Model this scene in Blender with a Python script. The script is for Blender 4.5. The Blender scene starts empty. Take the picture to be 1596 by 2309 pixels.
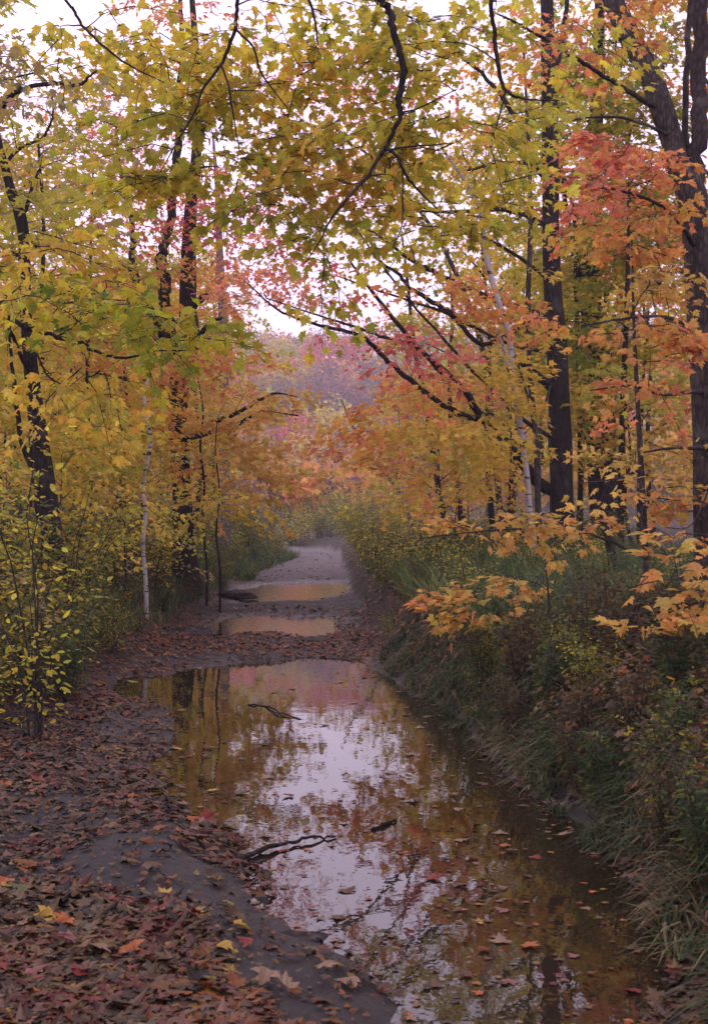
import bpy, math
import numpy as np

rng = np.random.default_rng(11)
C = bpy.context.scene.collection
# ---------------------------------------------------------------- measuring
F, CX, HY, EYE = 3207.0, 798.0, 1165.0, 1.6      # survey grid used to lay the place out
UP = np.array([0.0, 0.0, 1.0])


def P(x, y, d):
    return np.array([(x - CX) / F * d, d, EYE + (HY - y) / F * d])


def G(x, y):
    d = EYE * F / (y - HY)
    return ((x - CX) / F * d, d)


def nrm(v):
    return v / np.maximum(np.linalg.norm(v, axis=-1, keepdims=True), 1e-9)


def h3(i, j, k, s):
    n = (i * 374761393 + j * 668265263 + k * 1274126177 + s * 974711) & 0xFFFFFFFF
    n = ((n ^ (n >> 13)) * 1274126177) & 0xFFFFFFFF
    return ((n ^ (n >> 16)) & 0xFFFF) / 65535.0


def noise3(p, s=0):
    p = np.asarray(p, float)
    i = np.floor(p).astype(np.int64)
    f = p - i
    f = f * f * (3 - 2 * f)
    r = 0
    for a in (0, 1):
        for b in (0, 1):
            for c in (0, 1):
                w = (f[:, 0] if a else 1 - f[:, 0]) * (f[:, 1] if b else 1 - f[:, 1]) * (f[:, 2] if c else 1 - f[:, 2])
                r = r + w * h3(i[:, 0] + a, i[:, 1] + b, i[:, 2] + c, s)
    return r


def noise2(x, y, s=0, octv=1):
    r, a, t = 0, 1.0, 0
    for o in range(octv):
        r = r + a * noise3(np.stack([x * 2 ** o, y * 2 ** o, np.zeros_like(x) + .37 * o], -1), s + o)
        t += a
        a *= .5
    return r / t


def sstep(a, b, x):
    t = np.clip((x - a) / (b - a), 0, 1)
    return t * t * (3 - 2 * t)


def sd_poly(x, y, poly):
    poly = np.asarray(poly, float)
    best = np.full(x.shape, 1e9)
    inside = np.zeros(x.shape, bool)
    n = len(poly)
    for a in range(n):
        ax, ay = poly[a]
        bx, by = poly[(a + 1) % n]
        ex, ey = bx - ax, by - ay
        t = np.clip(((x - ax) * ex + (y - ay) * ey) / (ex * ex + ey * ey + 1e-12), 0, 1)
        best = np.minimum(best, np.hypot(x - ax - t * ex, y - ay - t * ey))
        c = ((ay > y) != (by > y)) & (x < ex * (y - ay) / (ey + 1e-12) + ax)
        inside ^= c
    return np.where(inside, -best, best)


# ---------------------------------------------------------------- terrain
PUD = [[G(*p) for p in q] for q in (
    [(272, 1545), (300, 1527), (400, 1513), (560, 1496), (700, 1482), (830, 1484), (880, 1510), (950, 1545), (980, 1580),
     (1070, 1640), (1140, 1700), (1190, 1760), (1290, 1830), (1380, 1900), (1420, 1970), (1480, 2020), (1500, 2090), (1560, 2150),
     (1545, 2230), (1500, 2309), (1400, 2400), (960, 2420), (885, 2309), (865, 2262), (790, 2190), (715, 2140), (640, 2098),
     (588, 2040), (556, 1985), (520, 1935), (512, 1880), (420, 1850), (320, 1800), (300, 1740), (350, 1690), (375, 1640), (335, 1590), (275, 1565)],
    [(430, 1432), (480, 1409), (530, 1395), (600, 1386), (650, 1398), (720, 1390), (778, 1403), (770, 1427), (700, 1437), (640, 1428), (565, 1433), (475, 1437)],
    [(545, 1326), (600, 1319), (690, 1313), (782, 1313), (794, 1336), (740, 1349), (650, 1359), (575, 1361), (548, 1349)])]
LY = np.array([-20, 3, 8, 10.6, 14, 18, 27.7, 38, 54, 70, 120.])
LX = np.array([-3.0, -2.9, -2.75, -2.6, -2.6, -2.6, -2.5, -2.9, -2.4, -4.6, -18])
RY = np.array([-20, 3, 5.15, 6.1, 7.1, 8.5, 10.6, 13, 15.8, 21.8, 29.3, 41, 60, 75, 120.])
RX = np.array([1.25, 1.2, 1.30, 1.34, 1.27, 1.08, .93, .62, .38, .2, -.05, -.25, -.6, -2.6, -14.])


def edges(x, y):
    w = (noise2(x * 1.2, y * 1.2, 5, 2) - .5) * .5
    return np.interp(y, LY, LX) - x + w, x - np.interp(y, RY, RX) + w * .6


def puddle_sd(x, y):
    s = np.minimum(np.minimum(sd_poly(x, y, PUD[0]), sd_poly(x, y, PUD[1])), sd_poly(x, y, PUD[2]))
    sc = np.clip(y / 10, .6, 3)
    return s + (noise2(x * 3 / sc, y * 3 / sc, 9, 4) - .5) * .36 * sc + (noise2(x * 8, y * 8, 14, 2) - .5) * .14 * np.minimum(sc, 1.2)


def ground_h(x, y):
    x = np.asarray(x, float)
    y = np.asarray(y, float)
    l, r = edges(x, y)
    psd = puddle_sd(x, y)
    rough = (noise2(x * 2.2, y * 2.2, 21, 4) - .5)
    grit = noise2(x * 7.5, y * 7.5, 23, 3) - .5
    z = .055 + rough * .11 + grit * .035 + .03 * sstep(20, 60, y)
    rut = np.abs(x - (np.interp(y, LY, LX) * .5 + np.interp(y, RY, RX) * .5)) - .75
    z = z - .03 * np.exp(-(rut / .2) ** 2)
    m = np.clip(psd / .35, -1, 1)
    z = np.where(psd < .35, np.where(m > 0, .006 + (np.maximum(z, .012) - .006) * m, m * .09 + .006), np.maximum(z, .012))
    bl = sstep(-.1, 1.1, l) * .33 + np.maximum(l, 0) * .035 + sstep(0, 3, l) * .1
    br = sstep(-.08, .42, r) * .36 + np.maximum(r, 0) * .04 + sstep(0, 3, r) * .1
    z = z + (np.minimum(bl, 1.2) + np.minimum(br, 1.2)) * (1 + rough * .5)
    z = z + sstep(0, 1.5, np.maximum(l, r)) * (noise2(x * .6, y * .6, 33, 3) - .5) * .3
    far = sstep(170, 420, y + .25 * np.abs(x)) * (36 + 14 * noise2(x * .006 + 3, y * .004, 40, 2) + .02 * (x + 40))
    return z + far + sstep(75, 110, y) * .6


def gh(x, y):
    return float(ground_h(np.array([x]), np.array([y]))[0])


# ---------------------------------------------------------------- mesh building
class Buf:
    def __init__(s):
        s.v, s.f, s.c, s.m, s.sm, s.n = [], [], [], [], [], 0

    def add(s, v, faces, mat=0, cols=None, smooth=False):
        v = np.asarray(v, np.float32).reshape(-1, 3)
        for fa in faces:
            fa = np.asarray(fa, np.int32)
            s.f.append(fa + s.n)
            s.m.append(np.full(len(fa), mat, np.int32))
            s.sm.append(np.full(len(fa), smooth, bool))
            s.c.append(np.tile([.3, .3, .3], (len(fa), 1)) if cols is None else np.asarray(cols))
        s.v.append(v)
        s.n += len(v)

    def mesh(s, name, mats, origin=(0, 0, 0)):
        me = bpy.data.meshes.new(name)
        if s.n:
            v = np.concatenate(s.v) - np.asarray(origin, np.float32)
            tot = np.concatenate([np.full(len(f), f.shape[1], np.int32) for f in s.f])
            li = np.concatenate([f.ravel() for f in s.f])
            me.vertices.add(len(v))
            me.vertices.foreach_set('co', v.astype(np.float32).ravel())
            me.loops.add(len(li))
            me.loops.foreach_set('vertex_index', li.astype(np.int32))
            me.polygons.add(len(tot))
            st = np.zeros(len(tot), np.int32)
            st[1:] = np.cumsum(tot)[:-1]
            me.polygons.foreach_set('loop_start', st)
            me.polygons.foreach_set('material_index', np.concatenate(s.m))
            me.polygons.foreach_set('use_smooth', np.concatenate(s.sm))
            a = me.attributes.new('col', 'FLOAT_COLOR', 'FACE')
            c = np.concatenate(s.c)
            a.data.foreach_set('color', np.concatenate([c, np.ones((len(c), 1))], 1).astype(np.float32).ravel())
            me.update(calc_edges=True)
        for m in mats:
            me.materials.append(m)
        return me


def link(name, me, parent=None, loc=(0, 0, 0)):
    o = bpy.data.objects.new(name, me)
    C.objects.link(o)
    o.location = [float(a) for a in loc]
    if parent:
        o.parent = parent
    return o


def tag(o, label=None, cat=None, group=None, kind=None):
    for k, v in (('label', label), ('category', cat), ('group', group), ('kind', kind)):
        if v:
            o[k] = v
    return o


def tube(buf, pts, rad, sides=6, mat=0, cap=False, lump=0.0, flare=0.0):
    pts = np.asarray(pts, float)
    n = len(pts)
    rad = np.broadcast_to(np.asarray(rad, float), (n,))
    t = nrm(np.gradient(pts, axis=0))
    ref = np.where(np.abs(t[:, 2:3]) < .8, UP, np.array([1., 0, 0]))
    a = nrm(np.cross(t, ref))
    for k in range(1, n):                                      # carry the frame along so the tube does not twist
        v = a[k - 1] - t[k] * np.dot(a[k - 1], t[k])
        a[k] = v / max(np.linalg.norm(v), 1e-9)
    b = np.cross(t, a)
    th = np.linspace(0, 2 * np.pi, sides, endpoint=False)
    ring = a[:, None] * np.cos(th)[None, :, None] + b[:, None] * np.sin(th)[None, :, None]
    rr = np.repeat(rad[:, None], sides, 1)
    if lump:
        q = pts[:, None] * np.array([.8, .8, .8]) + ring * 1.3
        rr = rr * (1 + lump * 2 * (noise3(q.reshape(-1, 3) * 1.7, 3).reshape(n, sides) - .5))
    if flare:
        hh = (pts[:, 2] - pts[0, 2])[:, None]
        rr = rr * (1 + flare * np.exp(-hh / .35) * (1 + .5 * np.sin(th * 4 + 1)[None]))
    v = pts[:, None] + ring * rr[..., None]
    i = np.arange(n - 1)[:, None] * sides + np.arange(sides)[None]
    j = np.arange(n - 1)[:, None] * sides + (np.arange(sides)[None] + 1) % sides
    q = np.stack([i, j, j + sides, i + sides], -1).reshape(-1, 4)
    fs = [q]
    if cap:
        fs.append(np.array([[(n - 1) * sides + k for k in range(sides)]]))
    buf.add(v.reshape(-1, 3), fs, mat, None, True)


def smooth_line(pts, k=4):
    """Catmull-Rom through control points (any number of columns)"""
    p = np.asarray(pts, float)
    if len(p) < 3:
        return np.stack([p[0] + (p[-1] - p[0]) * t for t in np.linspace(0, 1, k + 1)])
    q = np.vstack([2 * p[0] - p[1], p, 2 * p[-1] - p[-2]])
    out = []
    for i in range(1, len(q) - 2):
        for t in np.linspace(0, 1, k, endpoint=False):
            a, b, c, d = q[i - 1], q[i], q[i + 1], q[i + 2]
            out.append(.5 * (2 * b + (c - a) * t + (2 * a - 5 * b + 4 * c - d) * t * t + (3 * b - a - 3 * c + d) * t ** 3))
    out.append(p[-1])
    return np.array(out)


# leaf outlines, half each: x to the side, y along the leaf
def mirror(half):
    h = np.array(half, float)
    n = len(h)
    o = h[1:-1] * [-1, 1]
    v = np.vstack([h, o])
    right = np.arange(n)
    left = np.concatenate([[0], [n - 1], np.arange(n, n + len(o))[::-1]])
    return v, [right, left]


MAPLE = mirror([(0, 0), (.15, -.07), (.41, .02), (.30, .15), (.43, .19), (.60, .45), (.42, .43), (.20, .46), (.30, .70), (.12, .70), (0, 1.02)])
STAR = mirror([(0, 0), (.42, .04), (.29, .18), (.58, .46), (.2, .48), (0, 1.0)])
OVATE = mirror([(0, 0), (.2, .2), (.27, .45), (.16, .78), (0, 1)])
LANCE = mirror([(0, 0), (.1, .3), (.08, .65), (0, 1)])
KITE = (np.array([(0, 0), (.42, .42), (0, 1), (-.42, .42)], float), [np.array([0, 1, 2, 3])])


def add_leaves(buf, pos, fwd, up, size, cols, tpl=STAR, fold=.22, curl=.18, mat=0):
    n = len(pos)
    if n == 0:
        return
    tv, tf = tpl
    y = nrm(fwd)
    x = nrm(np.cross(y, up))
    z = np.cross(x, y)
    fold = np.broadcast_to(np.asarray(fold, float), (n,))[:, None]
    curl = np.broadcast_to(np.asarray(curl, float), (n,))[:, None]
    zz = -fold * np.abs(tv[None, :, 0]) - curl * (tv[None, :, 1] - .2) ** 2
    if tpl is KITE:
        zz = zz * np.array([0, 1, 0, 1])
    v = pos[:, None] + size[:, None, None] * (x[:, None] * tv[None, :, 0:1] + y[:, None] * tv[None, :, 1:2] + z[:, None] * zz[..., None])
    base = (np.arange(n) * len(tv))[:, None]
    buf.add(v.reshape(-1, 3), [f[None] + base for f in tf], mat, cols)


# ---------------------------------------------------------------- materials
def mat_new(name):
    m = bpy.data.materials.new(name)
    m.use_nodes = True
    nt = m.node_tree
    nt.nodes.clear()
    return m, nt


def N(nt, t, **kw):
    n = nt.nodes.new(t)
    for k, v in kw.items():
        if k in n.inputs:
            n.inputs[k].default_value = v
        else:
            setattr(n, k, v)
    return n


def ramp(nt, fac, stops):
    r = nt.nodes.new('ShaderNodeValToRGB')
    e = r.color_ramp.elements
    while len(e) < len(stops):
        e.new(.5)
    for q, (p, c) in zip(e, stops):
        q.position = p
        q.color = (*c, 1)
    nt.links.new(fac, r.inputs[0])
    return r.outputs[0]


def leaf_material(name, trans=.4, rough=.5, spec=.3):
    m, nt = mat_new(name)
    L = nt.links.new
    at = N(nt, 'ShaderNodeAttribute', attribute_name='col')
    geo = N(nt, 'ShaderNodeNewGeometry')
    nz = N(nt, 'ShaderNodeTexNoise', Scale=45.0, Detail=2.0)
    tc = N(nt, 'ShaderNodeTexCoord')
    L(tc.outputs['Object'], nz.inputs['Vector'])
    vmul = N(nt, 'ShaderNodeMapRange')
    vmul.inputs['From Min'].default_value = .25
    vmul.inputs['From Max'].default_value = .75
    vmul.inputs['To Min'].default_value = .78
    vmul.inputs['To Max'].default_value = 1.18
    L(nz.outputs[0], vmul.inputs[0])
    hs = N(nt, 'ShaderNodeHueSaturation')
    L(at.outputs['Color'], hs.inputs['Color'])
    L(vmul.outputs[0], hs.inputs['Value'])
    n2 = N(nt, 'ShaderNodeTexNoise', Scale=19.0, Detail=3.0)
    L(tc.outputs['Object'], n2.inputs['Vector'])
    hm = N(nt, 'ShaderNodeMapRange')
    hm.inputs['From Min'].default_value = .3
    hm.inputs['From Max'].default_value = .7
    hm.inputs['To Min'].default_value = .478
    hm.inputs['To Max'].default_value = .518
    L(n2.outputs[0], hm.inputs[0])
    L(hm.outputs[0], hs.inputs['Hue'])
    b = N(nt, 'ShaderNodeBsdfPrincipled', Roughness=rough)
    b.inputs['Specular IOR Level'].default_value = spec
    L(hs.outputs[0], b.inputs['Base Color'])
    t = N(nt, 'ShaderNodeBsdfTranslucent')
    L(hs.outputs[0], t.inputs[0])
    mx = N(nt, 'ShaderNodeMixShader', Fac=trans)
    L(b.outputs[0], mx.inputs[1])
    L(t.outputs[0], mx.inputs[2])
    o = N(nt, 'ShaderNodeOutputMaterial')
    L(mx.outputs[0], o.inputs[0])
    return m


def bark_material(name, dark, light, sx=26., sz=4.5, bump=.7, birch=False, moss=None):
    m, nt = mat_new(name)
    L = nt.links.new
    tc = N(nt, 'ShaderNodeTexCoord')
    mp = N(nt, 'ShaderNodeMapping')
    mp.inputs['Scale'].default_value = (sx, sx, sz)
    L(tc.outputs['Object'], mp.inputs[0])
    nz = N(nt, 'ShaderNodeTexNoise', Scale=1.0, Detail=6.0, Roughness=.65, Distortion=.6)
    L(mp.outputs[0], nz.inputs['Vector'])
    b = N(nt, 'ShaderNodeBsdfPrincipled', Roughness=.85)
    b.inputs['Specular IOR Level'].default_value = .1
    h = nz.outputs[0]
    if birch:
        m2 = N(nt, 'ShaderNodeMapping')
        m2.inputs['Scale'].default_value = (3, 3, 16)
        L(tc.outputs['Object'], m2.inputs[0])
        n2 = N(nt, 'ShaderNodeTexNoise', Scale=1.0, Detail=3.0, Roughness=.5)
        L(m2.outputs[0], n2.inputs['Vector'])
        col = ramp(nt, n2.outputs[0], [(.0, (.03, .025, .025)), (.40, (.05, .045, .045)), (.46, (.42, .39, .38)), (.62, light), (1, light)])
    else:
        vo = N(nt, 'ShaderNodeTexVoronoi', Scale=1.6, feature='DISTANCE_TO_EDGE')
        m2 = N(nt, 'ShaderNodeMixRGB', Fac=.25)
        L(mp.outputs[0], m2.inputs[1])
        L(nz.outputs['Color'], m2.inputs[2])
        L(m2.outputs[0], vo.inputs['Vector'])
        mu = N(nt, 'ShaderNodeMath', operation='MULTIPLY')
        ad = N(nt, 'ShaderNodeMath', operation='MINIMUM')
        ad.inputs[1].default_value = .35
        L(vo.outputs['Distance'], ad.inputs[0])
        mu2 = N(nt, 'ShaderNodeMath', operation='MULTIPLY_ADD')
        L(ad.outputs[0], mu2.inputs[0])
        mu2.inputs[1].default_value = 1.6
        L(nz.outputs[0], mu2.inputs[2])
        sub = N(nt, 'ShaderNodeMath', operation='SUBTRACT')
        L(mu2.outputs[0], sub.inputs[0])
        sub.inputs[1].default_value = .25
        h = sub.outputs[0]
        stops = [(.15, dark), (.55, tuple((a + c) / 2 for a, c in zip(dark, light))), (.95, light)]
        col = ramp(nt, h, stops)
        n3 = N(nt, 'ShaderNodeTexNoise', Scale=3.5, Detail=4.0)
        L(tc.outputs['Object'], n3.inputs['Vector'])
        mk = ramp(nt, n3.outputs[0], [(.58, (0, 0, 0)), (.68, (1, 1, 1))])
        mm = N(nt, 'ShaderNodeMixRGB')
        ms = N(nt, 'ShaderNodeMath', operation='MULTIPLY')
        ms.inputs[1].default_value = .35
        L(mk, ms.inputs[0])
        L(ms.outputs[0], mm.inputs[0])
        L(col, mm.inputs[1])
        mm.inputs[2].default_value = (*(moss or (.16, .16, .13)), 1)
        col = mm.outputs[0]
    L(col, b.inputs['Base Color'])
    bp = N(nt, 'ShaderNodeBump', Strength=bump, Distance=.02)
    L(h, bp.inputs['Height'])
    L(bp.outputs[0], b.inputs['Normal'])
    o = N(nt, 'ShaderNodeOutputMaterial')
    L(b.outputs[0], o.inputs[0])
    return m


M_LEAF = leaf_material('leaf', .58, .5, .25)
M_GRASS = leaf_material('grass_blade', .3, .55, .25)
M_LITTER = leaf_material('fallen_leaf', .08, .5, .25)
M_BARK = bark_material('bark_dark', (.006, .005, .005), (.050, .042, .040), moss=(.09, .09, .075))
M_BARK2 = bark_material('bark_grey', (.020, .017, .016), (.10, .083, .075), 24, 7, .4)
M_TWIG = bark_material('bark_twig', (.018, .014, .014), (.07, .055, .052), 20, 8, .2)
M_PALE = bark_material('bark_pale', (.09, .08, .08), (.26, .23, .23), 18, 5, .3)
M_BIRCH = bark_material('bark_birch', (.03, .03, .03), (.34, .315, .32), birch=True, bump=.15)

# ---------------------------------------------------------------- leaf colours
PAL = {
    'yg':   [(.64, .52, .060), (.70, .55, .065), (.55, .49, .060), (.44, .43, .060)],
    'ygg':  [(.30, .36, .035), (.42, .42, .035), (.56, .46, .035), (.20, .29, .035)],
    'yel':  [(.68, .49, .070), (.72, .52, .075), (.60, .46, .060), (.68, .43, .065)],
    'gold': [(.66, .45, .11), (.68, .42, .10), (.64, .47, .11), (.67, .37, .10)],
    'ora':  [(.68, .31, .085), (.70, .38, .080), (.66, .26, .10), (.69, .44, .075)],
    'sal':  [(.70, .26, .13), (.68, .23, .13), (.72, .31, .12), (.72, .37, .10)],
    'red':  [(.56, .13, .11), (.64, .18, .12), (.50, .095, .10), (.70, .28, .10)],
    'pink': [(.62, .16, .17), (.55, .12, .15), (.68, .25, .15), (.66, .32, .14)],
    'olive': [(.20, .21, .040), (.30, .28, .040), (.13, .16, .035), (.48, .39, .040)],
    'dkg':  [(.080, .115, .040), (.11, .15, .045), (.06, .085, .04), (.22, .22, .045)],
    'mut':  [(.40, .33, .11), (.32, .29, .14), (.48, .37, .11), (.38, .27, .16)],
    'brn':  [(.095, .052, .022), (.13, .075, .028), (.06, .042, .020), (.16, .12, .04)],
    'lit':  [(.046, .025, .012), (.080, .036, .013), (.030, .019, .011), (.125, .072, .026), (.095, .022, .012), (.060, .035, .015), (.11, .052, .030), (.15, .055, .012), (.026, .018, .012), (.19, .12, .022), (.09, .05, .018)],
    'hill': [(.34, .12, .13), (.28, .13, .16), (.36, .18, .12), (.22, .15, .15), (.30, .22, .10)],
    'grass': [(.060, .115, .026), (.100, .150, .030), (.040, .080, .024), (.16, .17, .040), (.035, .080, .036)],
    'straw': [(.10, .095, .038), (.055, .080, .025), (.040, .070, .022), (.19, .15, .07), (.03, .05, .02)],
}


def pick(pal, pos, freq=.9, jit=.16, seed=0):
    c = np.array(PAL[pal])
    n = len(pos)
    k = noise3(pos * freq + seed * 3.1, 50 + seed) * (len(c) + .6) - .3 + rng.normal(0, .55, n)
    k = np.clip(np.round(k), 0, len(c) - 1).astype(int)
    v = c[k] * (1 + rng.normal(0, jit, (n, 1))) * (1 + rng.normal(0, .06, (n, 3)))
    return np.clip(v, .005, .85)


# ---------------------------------------------------------------- trees
class Tree:
    """wood skeleton that later branches attach to, plus the leaves hung on it"""

    def __init__(s, sides=5, twig=True, hang=(.42, .45), droop=.25):
        s.droop = droop
        s.hang = hang
        s.S = np.zeros((60000, 3))
        s.R = np.zeros(60000)
        s.n = 0
        s.wood = Buf()
        s.lp, s.lf, s.lu, s.ls, s.lc = [], [], [], [], []
        s.sides, s.twig = sides, twig

    def nodes(s, pts, rad):
        k = len(pts)
        s.S[s.n:s.n + k] = pts
        s.R[s.n:s.n + k] = rad
        s.n += k

    def spray(s, p, d, L, W, n, size, pal, seed, droop=.25, flat=.07, q0=None):
        side = nrm(np.cross(d, UP))
        t = rng.uniform(.05, 1, n) ** .8
        w = rng.uniform(-1, 1, n)
        pos = p + d * (L * t)[:, None] + side * (W * w * (1.05 - .6 * t))[:, None]
        pos = pos + UP * (-droop * L * t ** 2 - .18 * W * w ** 2 + rng.normal(0, flat * L, n))[:, None]
        fw = d * (.4 + t)[:, None] + side * (1.1 * w)[:, None] + rng.normal(0, .4, (n, 3)) - UP * s.hang[1]
        up = UP + rng.normal(0, s.hang[0], (n, 3)) + d * .25
        s.lp.append(pos)
        s.lf.append(fw)
        s.lu.append(up)
        s.ls.append(size * rng.uniform(.5, 1.25, n))
        s.lc.append(pick(pal, pos, .9, .15, seed))
        if s.twig:
            tt = np.linspace(0, .95, 5)
            line = p + d * (L * tt)[:, None] - UP * (droop * L * tt ** 2)[:, None] + rng.normal(0, .012, (5, 3))
            tube(s.wood, line, np.linspace(.0042, .0016, 5), 4)
            for i in range(0, n, 3):
                a = line[min(4, int(t[i] * 4))]
                m = (a + pos[i]) / 2 + UP * .012
                tube(s.wood, [a, m, pos[i]], [.0022, .0016, .0011], 3)

    def grow(s, blobs, leaf=.11, tree_scale=1.0):
        """blobs: (x, y, dist, rx, ry, depth, sprays, palette[, leaves, length])"""
        pts = []
        for bi, b in enumerate(blobs):
            x, y, d, rx, ry, rd, n, pal = b[:8]
            nl = b[8] if len(b) > 8 else 26
            sl = b[9] if len(b) > 9 else .55
            if d is None:
                c, r = np.array(x), np.array([rx, ry, rd])      # given in metres
            else:
                c, r = P(x, y, d), np.array([rx / F * d, rd, ry / F * d])
            u = nrm(rng.normal(0, 1, (n, 3))) * (rng.uniform(0, 1, (n, 1)) ** .42)
            for q in c + u * r:
                pts.append((q, pal, nl, sl, bi))
        if not pts:
            return
        Q = np.array([a[0] for a in pts])
        d0 = np.min(np.linalg.norm(Q[:, None] - s.S[None, :s.n:3], axis=2), 1)
        for i in np.argsort(d0):
            p, pal, nl, sl, bi = pts[i]
            dd = np.linalg.norm(s.S[:s.n] - p, axis=1)
            cost = dd + .9 * np.maximum(0, s.S[:s.n, 2] - p[2] + .1)
            j = int(np.argmin(cost))
            q = s.S[j]
            v = p - q
            L = dd[j]
            hor = np.array([v[0], v[1], v[2] * .25]) + rng.normal(0, .25, 3) * max(L, .2)
            hor[2] = min(hor[2], .35 * np.linalg.norm(hor[:2]))
            d = nrm(hor)
            if L > .12:
                k = 4 if L < .6 else 7
                t = np.linspace(0, 1, k)[:, None]
                c = q + .5 * v + UP * .14 * L + rng.normal(0, .06, 3) * L
                line = (1 - t) ** 2 * q + 2 * t * (1 - t) * c + t * t * p
                line[1:-1] += rng.normal(0, .018, (k - 2, 3)) * L
                r0 = min(s.R[j] * .7, (.003 + .0085 * L) * tree_scale)
                r1 = min(r0 * .6, .0042)
                rad = np.linspace(r0, r1, k)
                tube(s.wood, line, rad, s.sides if r0 > .01 else 4)
                s.nodes(line[1:], rad[1:])
            s.spray(p, d, sl, sl * .62, nl, leaf, pal, bi, s.droop)

    def crown(s, tpl, origin, name='crown', bark=None, leafmat=None):
        b = s.wood
        if s.lp:
            add_leaves(b, np.concatenate(s.lp), np.concatenate(s.lf), np.concatenate(s.lu), np.concatenate(s.ls), np.concatenate(s.lc),
                       tpl, np.abs(rng.normal(.22, .16, sum(len(a) for a in s.lp))), rng.normal(.22, .2, sum(len(a) for a in s.lp)), 1)
        return b.mesh(name, [bark or M_TWIG, leafmat or M_LEAF], origin)


def px(line, default_d=None):
    """survey points (x, y, dist, width) to metres and radii"""
    a = np.array([list(P(x, y, d)) + [w / F * d / 2] for x, y, d, w in line])
    return a


def make_tree(name, label, cat, trunk, limbs=(), blobs=(), tpl=STAR, leaf=.11, bark=None, group=None, sides=5, twig=False, metres=False,
              flare=.5, lump=.1, limb_bark=None, hang=(.42, .45), droop=.25):
    bark = bark or M_BARK
    T = px(trunk) if not metres else np.array(trunk, float)
    if bark is M_BIRCH:
        T[:, 3] *= .78
    gx, gy = T[0, 0], T[0, 1]
    gz = gh(gx, gy)
    base = np.array([gx, gy, gz])
    if T[0, 2] > gz - .2:
        T = np.vstack([[gx, gy, gz - .25, T[0, 3] * 1.02], T]) if T[0, 2] > gz else np.vstack([[gx, gy, gz - .25, T[0, 3]], T[1:]])
    root = tag(link(name, None, None, base), label, cat, group)
    root.empty_display_size = .3
    tr = Tree(sides, twig, hang, droop)
    L = smooth_line(T, 6)
    b = Buf()
    k = max(1, int(np.linalg.norm(L[-1, :3] - L[0, :3]) / .1 / len(L)))
    Lf = smooth_line(L, 3)
    tube(b, Lf[:, :3], np.maximum(Lf[:, 3], .004), 14, 0, True, lump, flare)
    link('trunk', b.mesh('trunk', [bark], base), root)
    tr.nodes(Lf[:, :3], Lf[:, 3])
    for lm in limbs:
        A = px(lm) if not metres else np.array(lm, float)
        j = np.argmin(np.linalg.norm(tr.S[:tr.n] - A[0, :3], axis=1))     # start the limb inside the wood that carries it
        A = np.vstack([[*tr.S[j], A[0, 3]], A]) if np.linalg.norm(tr.S[j] - A[0, :3]) > .02 else A
        L = smooth_line(A, 5)
        L[1:-1, :3] += rng.normal(0, 1, (len(L) - 2, 3)) * (L[1:-1, 3:4] * .25)
        bb = Buf()
        tube(bb, L[:, :3], np.maximum(L[:, 3], .003), 8, 0, True, lump)
        link('limb', bb.mesh('limb', [limb_bark or bark], base), root)
        tr.nodes(L[:, :3], L[:, 3])
    tr.grow(blobs, leaf)
    link('crown', tr.crown(tpl, base, bark=limb_bark or (M_TWIG)), root)
    return root


def copy_thing(root, loc, rz, sc=1.0, label=None, group=None, sz=1.0):
    r = root.copy()
    C.objects.link(r)
    r.location = [float(a) for a in loc]
    r.rotation_euler = (0, 0, float(rz))
    r.scale = (sc, sc, sc * sz)
    if label:
        r['label'] = label
    if group:
        r['group'] = group
    for ch in list(root.children):
        c = ch.copy()
        C.objects.link(c)
        c.parent = r
    return r


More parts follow.
